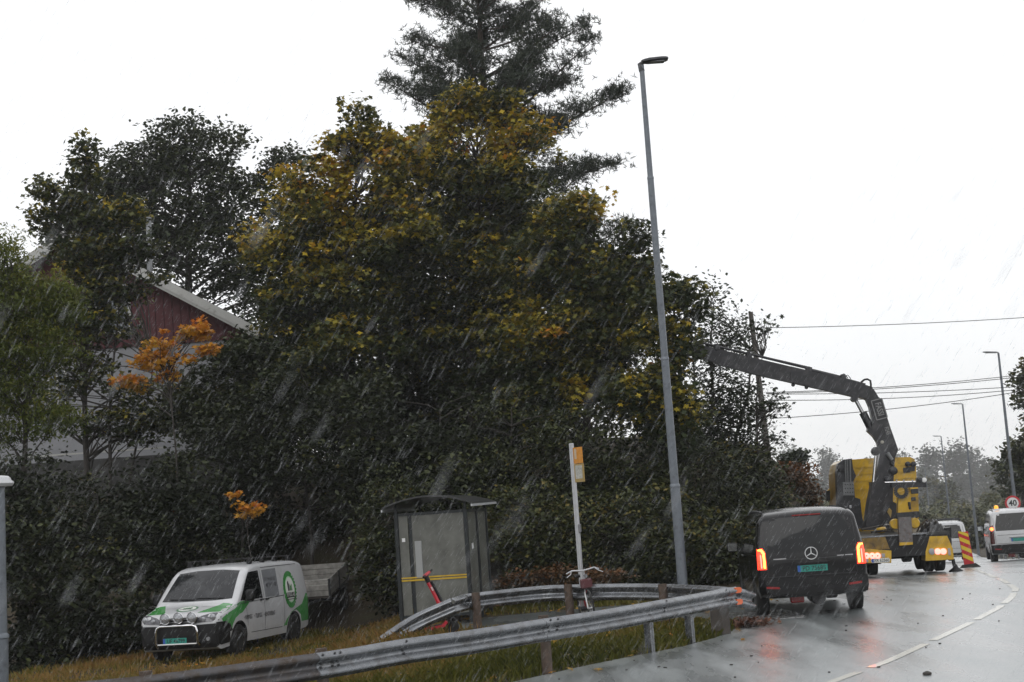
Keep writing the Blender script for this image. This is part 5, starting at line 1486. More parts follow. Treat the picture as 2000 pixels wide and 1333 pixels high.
    for s in (-1, 1):
        for y in (0, D_):
            b_ = MB(); b_.beam((s * hw, y, H_), (s * hw, y, H_ + .19), .05, .05, up=(0, 1, 0)); b_.build('bracket', M_fr, t)
shelter()

# ------------------------------------------------------------------ gable house up on the bank
def house():
    HY = 50.0
    ap = at(140, 452, HY); er = at(512, 645, HY)
    gz = 3.9
    t = thing('gable_house', 'house with pale eaves, dark red gable and white lower wall, half hidden by trees', 'house', (ap.x, HY, gz))
    apz = ap.z - gz; ex = er.x - ap.x; ez = er.z - gz
    wx = ex - .75; slope = (apz - ez) / ex
    D_ = 10.0
    M_wht = mat('render_white', (.26, .265, .28), .8, 0, var=.07, scale=2)
    M_redb = mat('red_boarding', (.07, .009, .014), .65, 0, var=.2, scale=6)
    M_trim = mat('pale_trim', (.44, .44, .42), .6, 0, var=.1, scale=3, dirt_or_reflection=(.22, .21, .19), dscale=6, dlo=.55, dhi=.8)
    M_roof = mat('roof_dark', (.04, .038, .036), .6)
    zsp = at(330, 672, HY).z - gz
    b_ = MB(); b_.box((0, D_ / 2 + .1, zsp / 2), (2 * wx, D_, zsp)); b_.build('lower_wall', M_wht, t)
    # boarded gable, board by board
    bw = .30; x = -wx
    gb = []
    bme = {}
    while x < wx - .01:
        x1 = min(x + bw - .02, wx); xm = (x + x1) / 2
        zt = apz - slope * abs(xm) - .15
        zt0, zt1 = apz - slope * abs(x) - .15, apz - slope * abs(x1) - .15
        if zt > zsp:
            b_ = MB(); b_.prism([(x, zsp), (x1, zsp), (x1, zt1), (x, zt0)], .04, Matrix(((1, 0, 0, 0), (0, 0, 1, .06 + (.008 if int(x / bw) % 2 else 0)), (0, 1, 0, 0), (0, 0, 0, 1))))
            b_.build('board', M_redb, t)
        x += bw
    b_ = MB(); b_.prism([(-wx, zsp), (wx, zsp), (wx, apz - slope * wx - .14), (0, apz - .14), (-wx, apz - slope * wx - .14)], D_, Matrix(((1, 0, 0, 0), (0, 0, 1, D_ / 2 + .1), (0, 1, 0, 0), (0, 0, 0, 1)))); b_.build('gable_wall', M_redb, t)
    # roof slabs with bargeboards and soffit
    rf = None
    for s in (-1, 1):
        th = .16
        n_ = Vector((s * slope, 0, 1)).normalized()
        a = Vector((0, 0, apz)); b = Vector((s * ex, 0, ez))
        vs = []
        for p in (a, b):
            for y in (-.55, D_ + .5):
                for d in (0, -th): vs.append(Vector((p.x, y, p.z)) + n_ * d * (1 if p is b else 1) * Vector((1 if p is b else 0, 1, 1)).z)
        mb = MB(); mb.add(vs, [(0, 2, 6, 4), (1, 5, 7, 3), (0, 4, 5, 1), (2, 3, 7, 6), (4, 6, 7, 5), (0, 1, 3, 2)])
        o = mb.build('roof', M_roof, t); fix_normals(o)
        for k, (dz, hh, yy) in enumerate(((-.18, .28, -.60), (-.36, .14, -.57))):
            mb = MB(); mb.beam(Vector((0 if s > 0 else 0, yy, apz + dz)), Vector((s * ex, yy, ez + dz)), .05, hh); mb.build('bargeboard', M_trim, o)
    # windows: pair in the gable, some below
    M_gl = mat('house_glass', (.10, .115, .13), .05, 0, spec=.8)
    for (px0, py0, px1, py1) in ((205, 560, 255, 650), (150, 590, 192, 660), (95, 720, 130, 800)):
        a, b = at(px0, py0, HY), at(px1, py1, HY)
        cx, cz, w_, h_ = (a.x + b.x) / 2 - ap.x, (a.z + b.z) / 2 - gz, b.x - a.x, a.z - b.z
        if py0 < 680:
            fr_ = MB()
        fr_ = MB()
        for dx in (-w_ / 2, 0, w_ / 2): fr_.box((cx + dx, -.0, cz), (.08, .10, h_ + .08))
        for dz in (-h_ / 2, h_ / 2): fr_.box((cx, -.002, cz + dz), (w_ + .08, .096, .08))
        wf = fr_.build('window', M_trim, t)
        for dx in (-w_ / 4, w_ / 4):
            g_ = MB(); g_.box((cx + dx, .02, cz), (w_ / 2 - .09, .02, h_ - .09)); g_.build('pane', M_gl, wf)
    # vent pipe / mast above the right roof slope
    p = at(290, 470, HY + 1.5); q = at(290, 425, HY + 1.5)
    b_ = MB(); b_.cyl((p.x - ap.x, 1.5, p.z - gz - 1.3), (q.x - ap.x, 1.5, q.z - gz), .10, None, 12); b_.build('vent_pipe', mat('vent_grey', (.25, .26, .27), .5), t, 40)
    p = at(278, 560, HY - .7); q = at(280, 480, HY - .7)
    # terrace edge below the white wall
    a, b = at(60, 907, HY - 2), at(330, 900, HY - 2)
    b_ = MB(); b_.box(((a.x + b.x) / 2 - ap.x, -1.4, .2), (b.x - a.x + 3, 2.6, a.z - gz + .6)); tr = b_.build('terrace', mat('terrace_dark', (.05, .05, .05), .8, var=.3), t)
    b_ = MB(); b_.beam((a.x - ap.x, -2.72, a.z - gz + .2), (b.x - ap.x, -2.72, a.z - gz + .2), .04, .05); b_.build('terrace_rail', M_trim, tr)
house()
# pallet of timber behind the white van, at its left
wp = G(252, 1262, -.5)
M_gw = mat('grey_log', (.24, .23, .22), .7, 0, var=.3)
wr_ = thing('timber_pile', 'small pile of grey logs lying in the shade left of the decorated van', 'log pile', (wp.x, wp.y + 1.0, float(zg(wp.x, wp.y + 1))))
for k, (dx, dz, ln) in enumerate(((0, .1, 1.6), (.05, .12, 1.3), (0.02, .28, 1.5), (.1, .31, 1.2), (0, .46, 1.4))):
    b_ = MB(); b_.tube([(-.7 + dx, k * .16 % .33, dz), (-.7 + dx + ln * .5, k * .16 % .33 + .02, dz + .03), (-.7 + dx + ln, k * .16 % .33, dz)], [.07, .08, .065], 10); b_.build('log', M_gw, wr_, 40)
# ------------------------------------------------------------------ foliage
STAR = np.array([(0, -.5), (.16, -.12), (.46, -.2), (.3, .06), (.5, .3), (.17, .22), (0, .55), (-.17, .22), (-.5, .3), (-.3, .06), (-.46, -.2), (-.16, -.12)])
OVAL = np.array([(0, -.5), (.26, -.2), (.28, .12), (0, .55), (-.28, .12), (-.26, -.2)])
MAPLE = np.array([(0, -.5), (.22, -.15), (.5, .05), (.2, .2), (0, .52), (-.2, .2), (-.5, .05), (-.22, -.15)])
SLIM = np.array([(0, -.5), (.11, 0), (0, .5), (-.11, 0)])

def leaf_geo(C, size, shape, up_bias=.8, droop=.0, rg=rng):
    """C (n,3) leaf centres -> vertices and polygon indices; every leaf its own small bent face"""
    n = len(C); k = len(shape)
    nrm = rg.normal(size=(n, 3)); nrm[:, 2] = np.abs(nrm[:, 2]) + up_bias
    nrm /= np.linalg.norm(nrm, axis=1)[:, None]
    t = rg.normal(size=(n, 3)); t[:, 2] -= droop
    t -= nrm * (t * nrm).sum(1)[:, None]; t /= np.linalg.norm(t, axis=1)[:, None]
    b = np.cross(nrm, t)
    sz = size * rg.uniform(.65, 1.25, n)
    V = C[:, None, :] + sz[:, None, None] * (shape[None, :, 1, None] * t[:, None, :] + shape[None, :, 0, None] * b[:, None, :])
    V = V - nrm[:, None, :] * (sz[:, None, None] * .35 * (shape[None, :, 0, None] ** 2 + shape[None, :, 1, None] ** 2 * .6))
    Fc = np.arange(n * k).reshape(n, k)
    return V.reshape(-1, 3), Fc

def px_lobe(x, y, Yd, rx, ry, rd=None):
    c = np.array(at(x, y, Yd)); s = FPX / Yd
    return (c, np.array([rx / s, (rd or (rx + ry) / 2) / s, ry / s]))

def crown(lobes, n_leaf, size, shape, clus_r=.36, per=36, tint_mu=.3, tint_sd=.1, top_gain=.25, clump_sd=.10, shell=.45, up_bias=.8, droop=0, flat=.42, yellow=None, gap=0.0, gsc=1.3, seed=1):
    rg = np.random.default_rng(seed)
    w_ = np.array([(l[1][0] * l[1][2] + .5 * l[1][0] * l[1][1]) * (l[2] if len(l) > 2 else 1) for l in lobes]); w_ /= w_.sum()
    ncl = max(1, n_leaf // per)
    pick = rg.choice(len(lobes), ncl, p=w_)
    d = rg.normal(size=(ncl, 3)); d /= np.linalg.norm(d, axis=1)[:, None]
    rad = rg.uniform(shell ** 2, 1, ncl) ** .5 * rg.choice([1, 1, 1, 1.08, 1.16], ncl)
    Lc = np.array([l[0] for l in lobes])[pick]; Lr = np.array([l[1] for l in lobes])[pick]
    cc = Lc + d * Lr * rad[:, None]
    if gap > 0:      # irregular hollows between the sprays
        fz = 0
        for q in range(6):
            kx, ky, kz = rg.normal(size=3) * gsc * np.array([1, .35, 1]); fz = fz + np.sin(cc[:, 0] * kx + cc[:, 1] * ky + cc[:, 2] * kz + rg.uniform(0, 6.28))
        keep = fz > np.quantile(fz, gap)
        cc, d, rad, pick = cc[keep], d[keep], rad[keep], pick[keep]; ncl = len(cc)
    cnt = rg.poisson(per, ncl) + 1
    ci = np.repeat(np.arange(ncl), cnt)
    dd = rg.normal(size=(len(ci), 3)); dd /= np.linalg.norm(dd, axis=1)[:, None]
    off = dd * (rg.uniform(0, 1, len(ci)) ** .42)[:, None] * np.array([1, 1, flat]) * (clus_r * 1.75 * rg.uniform(.55, 1.35, ncl))[ci][:, None]
    P = cc[ci] + off
    # warmer autumn tints on the outer and upper sprays, changing from spray to spray
    zrel = d[:, 2] * rad
    ct = tint_mu + top_gain * np.clip(zrel, -1, 1) + rg.normal(size=ncl) * clump_sd
    if yellow is not None:
        for (c, r, amt) in yellow:
            q = ((cc - c) / r); ct += amt * np.exp(-(q * q).sum(1)) * rg.uniform(.2, 1.2, ncl)
    tint = np.clip(ct[ci] + rg.normal(size=len(ci)) * tint_sd, 0, 1)
    V, Fc = leaf_geo(P, size, shape, up_bias, droop, rg)
    return V, Fc, tint, cc

def limbs(mb, base, path_top, cc, n_twig, r0, r1, seed=1, main_bend=.25, twig_r=.02):
    """tapered trunk and limbs reaching to some of the sprays"""
    rg = random.Random(seed)
    b, t = Vector(base), Vector(path_top)
    n = 9; P = []
    for k in range(n + 1):
        u = k / n; P.append(b.lerp(t, u) + Vector((math.sin(u * 5 + seed) * main_bend * u * (1 - u) * 2, math.cos(u * 4 + seed) * main_bend * u * (1 - u), 0)))
    mb.tube(P, [r0 + (r1 - r0) * (k / n) ** .8 for k in range(n + 1)], 9)
    idx = list(range(len(cc))); rg.shuffle(idx)
    for i in idx[:n_twig]:
        e = Vector(cc[i])
        hgt = (e.z - b.z) / max(.1, (t.z - b.z))
        u = min(.97, max(.12, hgt - rg.uniform(.04, .15)))
        k = min(n - 1, int(u * n)); s = P[k].lerp(P[k + 1], u * n - k)
        d = e - s
        m1 = s + d * .35 + Vector((rg.uniform(-.15, .15), rg.uniform(-.15, .15), .10 * d.length * .6)); m2 = s + d * .72 + Vector((rg.uniform(-.12, .12), rg.uniform(-.12, .12), .1 * d.length * .5))
        rr_ = max(twig_r, min(r0 * .4, .014 * d.length + .01))
        mb.tube([s, m1, m2, e], [rr_, rr_ * .7, rr_ * .45, rr_ * .2], 5, False)

def leafy(name, label, cat, lobes, base, top, n_leaf, size, shape, m_leaf, trunk=(.16, .03), twigs=40, group=None, seed=1, m_bark=None, trunks=None, twig_r=.02, **kw):
    V, Fc, tint, cc = crown(lobes, n_leaf, size, shape, seed=seed, **kw)
    base = Vector(base)
    t = thing(name, label, cat, base, group=group)
    o_ = np.array(base)
    link('crown' if cat == 'tree' else 'foliage', fast_mesh('crown', V - o_, Fc, m_leaf, tint), t)
    mb = MB()
    limbs(mb, (0, 0, -.3), Vector(top) - base, cc - o_, twigs, trunk[0], trunk[1], seed, twig_r=twig_r)
    for k, (bb, tt, r_) in enumerate(trunks or []):
        limbs(mb, Vector(bb) - base, Vector(tt) - base, cc - o_, twigs // 3, r_, .02, seed + 5 + k, twig_r=twig_r)
    mb.build('trunk' if cat == 'tree' else 'stem', m_bark or M_bark, t, 60)
    return t
def gbase(x, y):
    return Vector((x, y, float(zg(x, y))))
def base_at(px_, Yd):
    p = at(px_, 1000, Yd); return gbase(p.x, Yd)
def lob(Yd, *ls):
    res = []
    for l in ls:
        dy = l[4] if len(l) > 4 else 0
        c, r = px_lobe(l[0], l[1], Yd + dy, l[2], l[3])
        res.append((c, r, l[5]) if len(l) > 5 else (c, r))
    return res
def spot(Yd, x, y, rx, ry, amt):
    c, r = px_lobe(x, y, Yd, rx, ry, max(rx, ry) * 1.6); return (c, r, amt)

# leaf colours: dark green - olive - yellow - orange
M_lmap = leaf_mat('maple_leaf', [(0, (.022, .032, .014)), (.3, (.040, .054, .018)), (.48, (.10, .10, .020)), (.62, (.32, .26, .03)), (.8, (.50, .35, .025)), (1, (.46, .17, .015))])
M_loak = leaf_mat('oak_leaf', [(0, (.020, .030, .016)), (.5, (.038, .050, .022)), (.8, (.07, .075, .025)), (1, (.15, .11, .03))], .18)
M_lwil = leaf_mat('willow_leaf', [(0, (.035, .055, .012)), (.5, (.10, .125, .018)), (1, (.23, .21, .026))], .35)
M_lora = leaf_mat('orange_leaf', [(0, (.12, .10, .02)), (.35, (.50, .28, .03)), (.7, (.55, .24, .02)), (1, (.55, .16, .015))], .35)
M_lshr = leaf_mat('shrub_leaf', [(0, (.010, .014, .008)), (.4, (.024, .032, .013)), (.75, (.070, .080, .024)), (1, (.17, .13, .03))], .2)
M_lbrn = leaf_mat('brown_leaf', [(0, (.05, .04, .02)), (.5, (.12, .055, .02)), (1, (.22, .085, .022))], .2)
M_lpin = leaf_mat('pine_needle', [(0, (.018, .026, .019)), (.6, (.036, .048, .032)), (1, (.06, .066, .038))], .08, .6)

# --- tall pine behind everything
def pine(name, label, base, top, tab, seed, n_whorl=26, tuft=.26, blade_w=.03, per_whorl=(4, 6), group=None, dens=1.0, trunk_r=.28, tilt=.25):
    rg = random.Random(seed); base, top = Vector(base), Vector(top)
    t = thing(name, label, 'tree', base, group=group)
    mb = MB(); n = 10
    P = [(top - base) * (k / n) + Vector((math.sin(k * .9 + seed) * .14, 0, 0)) for k in range(n + 1)]
    mb.tube([Vector((0, 0, -.4))] + P[1:], [trunk_r * (1 - .93 * k / n) + .02 for k in range(n + 1)], 9)
    T_ = []
    for w_ in range(n_whorl):
        u = tab[0][0] + (.99 - tab[0][0]) * (w_ + rg.uniform(-.3, .3)) / n_whorl
        u = min(.99, max(tab[0][0], u))
        k = min(n - 1, int(u * n)); s = P[k].lerp(P[k + 1], u * n - k)
        nb = rg.randint(*per_whorl); a0 = rg.uniform(0, 2 * PI)
        for q in range(nb):
            a = a0 + 2 * PI * q / nb + rg.uniform(-.35, .35)
            side = math.cos(a)
            L = np.interp(u, [r[0] for r in tab], [(r[2] if side > 0 else r[1]) for r in tab]) * rg.choice([.5, .75, .9, 1.0, 1.12])
            up = tilt * (1 + .8 * (u - .6)) + rg.uniform(-.36, .42)
            d = Vector((math.cos(a), math.sin(a) * .9, up)); e = s + d * L + Vector((0, 0, -.04 * L * L * .3))
            m1 = s + d * L * .4 + Vector((0, 0, -.05 * L)); m2 = s + d * L * .75 + Vector((rg.uniform(-.1, .1), 0, -.05 * L))
            r_ = .012 + .014 * L
            mb.tube([s, m1, m2, e], [r_, r_ * .75, r_ * .5, r_ * .2], 5, False)
            ncl = int(max(3, L * 3.4 * dens))
            for z in range(ncl):
                v = rg.uniform(.22, 1.06) ** .75
                p = s.lerp(m1, v / .4) if v < .4 else m1.lerp(m2, (v - .4) / .35) if v < .75 else m2.lerp(e, (v - .75) / .25)
                sp_ = .10 + .30 * L * .35 * (1.15 - v)
                c_ = p + Vector((rg.gauss(0, sp_), rg.gauss(0, sp_), abs(rg.gauss(0, .16)) + .05))
                mb.tube([p, c_], [.014, .006], 3, False)
                g_ = rg.uniform(.16, .30)
                for zz in range(rg.randint(12, 20)):
                    T_.append(c_ + Vector((rg.gauss(0, g_ * 1.25), rg.gauss(0, g_ * 1.25), rg.gauss(0, g_ * .6))))
    C = np.array([tuple(p) for p in T_]); nb_ = 8; rg2 = np.random.default_rng(seed)
    N_ = len(C)
    D = rg2.normal(size=(N_, nb_, 3)); D[:, :, 2] += .5; D /= np.linalg.norm(D, axis=2)[:, :, None]
    S = np.cross(D, rg2.normal(size=(N_, nb_, 3))); S /= np.linalg.norm(S, axis=2)[:, :, None]
    ln = tuft * rg2.uniform(.6, 1.2, (N_, nb_, 1))
    A = C[:, None, :] + S * blade_w * .5 + D * .02; B = C[:, None, :] - S * blade_w * .5 + D * .02; E_ = C[:, None, :] + D * ln
    V = np.stack([A, B, E_], 2).reshape(-1, 3); Fc = np.arange(len(V)).reshape(-1, 3)
    tn = np.clip(np.repeat(rg2.normal(.5, .2, N_), nb_) + rg2.normal(0, .1, N_ * nb_), 0, 1)
    link('crown', fast_mesh('crown', V, Fc, M_lpin, tn), t)
    mb.build('trunk', mat('pine_bark', (.06, .042, .032), .8, 0, var=.4, scale=6, bump=.4), t, 60)
    return t
YP = 57
pb_ = base_at(1010, YP); ptop = at(925, -190, YP)
H_ = ptop.z - pb_.z
def uh(y): return (at(960, y, YP).z - pb_.z) / H_
s_ = FPX / YP
pine('pine_tree', 'tall dark pine tree towering above the yellowing maples to the top of the frame', pb_, ptop,
     [(uh(560), 2.0, 4.4), (uh(430), 3.4, 5.6), (uh(330), 3.4, 5.0), (uh(240), 3.6, 4.3), (uh(170), 3.7, 3.9), (uh(110), 3.2, 3.3), (uh(40), 3.2, 2.2), (uh(-30), 2.9, 2.0), (uh(-100), 2.3, 1.8), (.995, 1.1, 1.1)], 11, n_whorl=18, dens=1.6, blade_w=.036, tuft=.24, tilt=.44, per_whorl=(4, 6))

# --- maples of the middle group
leafy('maple_tree', 'broad maple with yellowing top left of the pine, above the white van', 'tree',
      lob(44, (702, 225, 14, 34, 0, 1.3), (700, 285, 42, 46), (655, 285, 26, 30), (622, 300, 20, 26), (735, 275, 40, 30), (640, 360, 62, 56), (570, 370, 44, 44), (780, 320, 60, 60), (735, 365, 80, 72), (620, 440, 85, 80), (760, 480, 115, 100), (640, 590, 125, 110), (530, 490, 60, 60), (590, 590, 75, 80), (620, 700, 120, 100, -1), (760, 640, 100, 100)),
      base_at(660, 44), at(700, 250, 44), 40000, .19, MAPLE, M_lmap, (.22, .02), 130, seed=21, gap=.12, tint_mu=.33, top_gain=.17, clump_sd=.12, shell=.35,
      yellow=[spot(44, 620, 370, 110, 90, .42), spot(44, 760, 330, 130, 80, .38), spot(44, 500, 470, 60, 60, .3), spot(43, 640, 480, 120, 40, .18), spot(42, 585, 640, 60, 50, .22)])
leafy('maple_tree', 'tall maple in front of the pine with olive and yellow leaves, right of centre', 'tree',
      lob(46, (935, 205, 60, 36), (880, 235, 40, 36), (990, 215, 40, 36), (820, 300, 40, 50), (870, 300, 85, 64), (1010, 290, 80, 75), (840, 400, 110, 95), (970, 400, 120, 100), (860, 540, 130, 110), (1000, 560, 120, 105), (900, 690, 140, 110), (1010, 720, 100, 90)),
      base_at(930, 46), at(930, 220, 46), 46000, .19, MAPLE, M_lmap, (.24, .02), 130, seed=22, gap=.10, tint_mu=.30, top_gain=.17, clump_sd=.11, shell=.35,
      yellow=[spot(46, 870, 270, 130, 80, .36), spot(46, 1000, 260, 110, 70, .32), spot(45, 960, 480, 110, 50, .18), spot(45, 920, 560, 60, 40, .18)])
leafy('maple_tree', 'maple with scattered orange sprays just left of the tall street lamp', 'tree',
      lob(42, (1120, 420, 75, 55), (1185, 440, 55, 60), (1240, 430, 22, 40), (1245, 500, 26, 50), (1262, 560, 18, 40), (1080, 510, 90, 75), (1180, 550, 80, 80), (1110, 640, 115, 85), (1225, 610, 50, 70), (1050, 690, 90, 85), (1190, 710, 90, 80), (1110, 790, 120, 80)),
      base_at(1140, 42), at(1160, 420, 42), 38000, .18, STAR, M_lmap, (.2, .02), 140, seed=23, gap=.12, tint_mu=.26, top_gain=.10, clump_sd=.12, shell=.35,
      yellow=[spot(42, 1110, 420, 90, 40, .42), spot(41, 1060, 640, 90, 50, .5), spot(41, 1060, 530, 90, 40, .32), spot(41, 1140, 760, 40, 40, .5), spot(41, 1230, 640, 60, 60, .25)])
leafy('maple_tree', 'slender dark maple with orange patches close behind the tall street lamp', 'tree',
      lob(38.5, (1322, 520, 26, 26), (1300, 575, 42, 50), (1345, 590, 26, 40), (1295, 660, 58, 58), (1280, 760, 60, 60), (1295, 710, 42, 50), (1240, 780, 70, 70), (1320, 830, 75, 60)),
      base_at(1330, 39), at(1315, 570, 39), 13000, .18, STAR, M_lmap, (.13, .02), 60, seed=24, gap=.25, tint_mu=.22, top_gain=.12, clump_sd=.16, shell=.2,
      yellow=[spot(38, 1290, 680, 80, 90, .35), spot(38, 1320, 800, 60, 40, .2)])
leafy('maple_tree', 'dark green tree filling the gap behind the yellow maples left of the lamp', 'tree',
      lob(51, (650, 480, 90, 100), (790, 480, 110, 110), (800, 640, 130, 110), (930, 520, 110, 110), (1060, 480, 100, 90), (1130, 560, 90, 90), (960, 680, 130, 110), (1100, 690, 110, 100), (560, 470, 50, 70)),
      base_at(860, 51), at(870, 480, 51), 26000, .22, MAPLE, M_loak, (.3, .03), 60, seed=33, tint_mu=.4, top_gain=.15, shell=.2)
# --- sparse tree round the crane tip
leafy('alder_tree', 'sparse twiggy tree with small dark leaves round the crane arm tip', 'tree',
      lob(46, (1385, 600, 36, 50), (1430, 660, 45, 45), (1395, 700, 50, 50), (1400, 800, 75, 75), (1455, 800, 45, 70), (1350, 870, 80, 70), (1430, 890, 75, 55)),
      base_at(1385, 46), at(1395, 600, 46), 9500, .125, OVAL, M_loak, (.09, .015), 110, seed=25, tint_mu=.3, top_gain=.05, shell=.1, per=6, clus_r=.42, flat=.95, trunks=[(base_at(1440, 46), at(1470, 680, 46), .07), (base_at(1350, 46), at(1360, 640, 46), .07)], twig_r=.008, m_bark=mat('grey_bark', (.075, .07, .066), .8, var=.3))
leafy('maple_sapling', 'thin sapling with a few big dark leaves beside the wooden power pole', 'tree',
      lob(44, (1478, 640, 34, 18), (1500, 625, 14, 10), (1505, 770, 26, 14), (1500, 800, 24, 26), (1515, 850, 28, 22), (1525, 800, 16, 12)),
      base_at(1470, 44), at(1490, 690, 44), 230, .17, STAR, M_loak, (.05, .012), 60, seed=26, tint_mu=.2, shell=.0, per=4, clus_r=.28, twig_r=.008)
# --- round dark tree behind the house
leafy('oak_tree', 'large round dark oak behind the house with sky showing through its crown', 'tree',
      lob(62, (340, 275, 75, 58), (430, 300, 85, 60), (255, 340, 75, 60), (500, 330, 70, 55), (350, 390, 120, 90), (460, 420, 100, 95), (190, 400, 70, 70), (120, 465, 42, 55), (560, 330, 45, 50), (580, 440, 60, 80), (400, 510, 110, 80), (500, 540, 90, 70), (250, 470, 90, 70), (540, 620, 80, 80), (92, 360, 14, 18), (230, 370, 75, 55), (300, 325, 80, 55), (160, 440, 60, 60)),
      base_at(380, 62), at(370, 320, 62), 47000, .19, OVAL, M_loak, (.4, .05), 80, seed=27, gap=.05, gsc=1.0, tint_mu=.45, top_gain=.1, clump_sd=.1, shell=.3, per=22, clus_r=.40)
# --- open maple in front of the house
leafy('maple_tree', 'open tall maple in front of the red gable, dark trunks against the white wall', 'tree',
      lob(43, (163, 285, 16, 34, 0, 1.5), (165, 340, 30, 32, 0, 1.3), (92, 380, 22, 34, 0, 1.3), (92, 440, 30, 34), (140, 410, 45, 40), (210, 430, 60, 50), (265, 420, 36, 40), (170, 500, 80, 50), (225, 500, 50, 40), (285, 485, 26, 26), (190, 570, 70, 50), (255, 575, 40, 18), (300, 545, 24, 14), (130, 640, 60, 50), (200, 640, 60, 40, 0, .8), (150, 730, 90, 50, 0, .42), (265, 770, 50, 35, 0, .45), (90, 790, 60, 50, 0, .4), (220, 830, 100, 40, 0, .4), (300, 830, 60, 40, 0, .5)),
      base_at(175, 43), at(165, 330, 43), 14500, .18, MAPLE, M_lmap, (.13, .02), 110, seed=28, tint_mu=.30, top_gain=.12, clump_sd=.10, shell=.15, per=16, clus_r=.30,
      yellow=[spot(43, 235, 380, 40, 40, .3), spot(43, 150, 520, 60, 40, .12)], trunks=[(base_at(205, 43), at(235, 560, 43), .08), (base_at(235, 43), at(300, 700, 43), .06)])
leafy('shrub', 'tall dark shrub covering the right corner of the house wall', 'shrub',
      lob(42, (455, 735, 75, 60), (420, 830, 75, 60), (500, 800, 70, 80), (480, 690, 50, 40), (370, 800, 50, 50)), base_at(450, 42), at(455, 720, 42), 11000, .17, MAPLE, M_lshr, (.08, .02), 40, group='shrubs on the wooded bank', seed=41, tint_mu=.42, top_gain=.15, clump_sd=.13, shell=.25)
# --- pale green willow at the left edge
leafy('willow_tree', 'bright yellow-green feathery willow at the left picture edge', 'tree',
      lob(36, (60, 590, 75, 60), (110, 590, 50, 55), (10, 520, 38, 75), (0, 600, 60, 80), (60, 680, 90, 60), (-20, 700, 60, 80), (30, 760, 60, 50), (100, 820, 55, 45), (0, 830, 50, 50)),
      base_at(40, 36), at(40, 560, 36), 30000, .13, SLIM * np.array([1.5, 1]), M_lwil, (.14, .02), 70, seed=29, tint_mu=.42, top_gain=.22, clump_sd=.10, shell=.4, per=34, clus_r=.26, droop=1.2, up_bias=.3)
# --- small orange maple
leafy('maple_tree', 'small bright orange maple in front of the house gable', 'tree',
      lob(37, (318, 672, 30, 26), (300, 705, 40, 22), (385, 645, 32, 22), (400, 690, 24, 14), (375, 700, 20, 16), (325, 740, 28, 12), (248, 742, 22, 14), (270, 755, 14, 9)),
      base_at(335, 37), at(330, 690, 37), 1250, .17, STAR, M_lora, (.05, .012), 40, seed=30, tint_mu=.55, top_gain=.2, clump_sd=.15, shell=.1, per=14, clus_r=.17, twig_r=.012)
leafy('maple_sapling', 'tiny orange maple sapling low in the dark shrubs above the white van', 'tree',
      lob(35, (488, 992, 26, 15), (470, 1000, 14, 8), (458, 968, 9, 7)), base_at(490, 35), at(484, 1000, 35), 190, .14, STAR, M_lora, (.02, .008), 14, seed=31, tint_mu=.6, shell=0, per=6, clus_r=.11, twig_r=.008)

# --- dense understorey, each shrub a plant of its own
shr = [  # x, y, rx, ry, Y, leaves, label
    (35, 980, 110, 110, 35, 7000, 'dark dense shrub at the left edge behind the short park lamp'),
    (60, 1140, 130, 140, 33.5, 7000, 'nearly black shrub low at the left edge right of the park lamp'),
    (190, 1020, 120, 110, 36, 7000, 'dark tall shrub below the white house wall'),
    (190, 1170, 120, 120, 35, 6000, 'black shaded shrub just left of the decorated van'),
    (320, 975, 120, 90, 37.5, 7000, 'dark leafy shrub below the orange maple'),
    (340, 1060, 120, 80, 37.5, 6000, 'shaded shrub right above the decorated van windscreen'),
    (460, 880, 115, 100, 40, 8000, 'tall olive shrub under the right end of the house eaves'),
    (470, 1010, 100, 85, 42.5, 6000, 'dark shrub right above the rear of the decorated van'),
    (600, 800, 120, 110, 41, 8000, 'tall dark shrub in the middle of the hedge left of the shelter'),
    (600, 960, 110, 105, 44, 7000, 'black hollow looking shrub above the trailer'),
    (720, 850, 110, 120, 39.5, 8000, 'tall shrub with pale tips left above the bus shelter roof'),
    (768, 1040, 70, 120, 36.8, 7000, 'green shrub touching the left side of the bus shelter'),
    (860, 850, 120, 110, 39.5, 8000, 'tall dark shrub rising right above the bus shelter roof'),
    (880, 980, 110, 110, 38, 7000, 'dark shrub directly behind the bus shelter'),
    (1000, 880, 110, 120, 39, 8000, 'dark leafy shrub left of the bus stop pole top'),
    (1040, 1040, 110, 100, 36.5, 7000, 'low shrub between the shelter and the bus stop pole'),
    (1130, 910, 110, 110, 39, 8000, 'tall shrub behind the bus stop pole flag'),
    (1200, 1050, 100, 90, 36.5, 7000, 'green shrub between the bus stop pole and the tall lamp'),
    (1240, 900, 100, 110, 39, 8000, 'dark shrub left of the tall lamp at mid height'),
    (1300, 1040, 90, 100, 37.5, 7500, 'green leafy shrub behind the foot of the tall lamp'),
    (1370, 950, 90, 90, 41.5, 7000, 'greyish thicket below the sparse twiggy tree'),
    (1400, 1070, 80, 80, 38.5, 7500, 'bright green shrub left of the black van'),
    (1460, 960, 80, 85, 44, 7500, 'thicket at the foot of the wooden power pole'),
    (1470, 1050, 65, 70, 41, 5000, 'shrub right behind the black van mirror'),
]
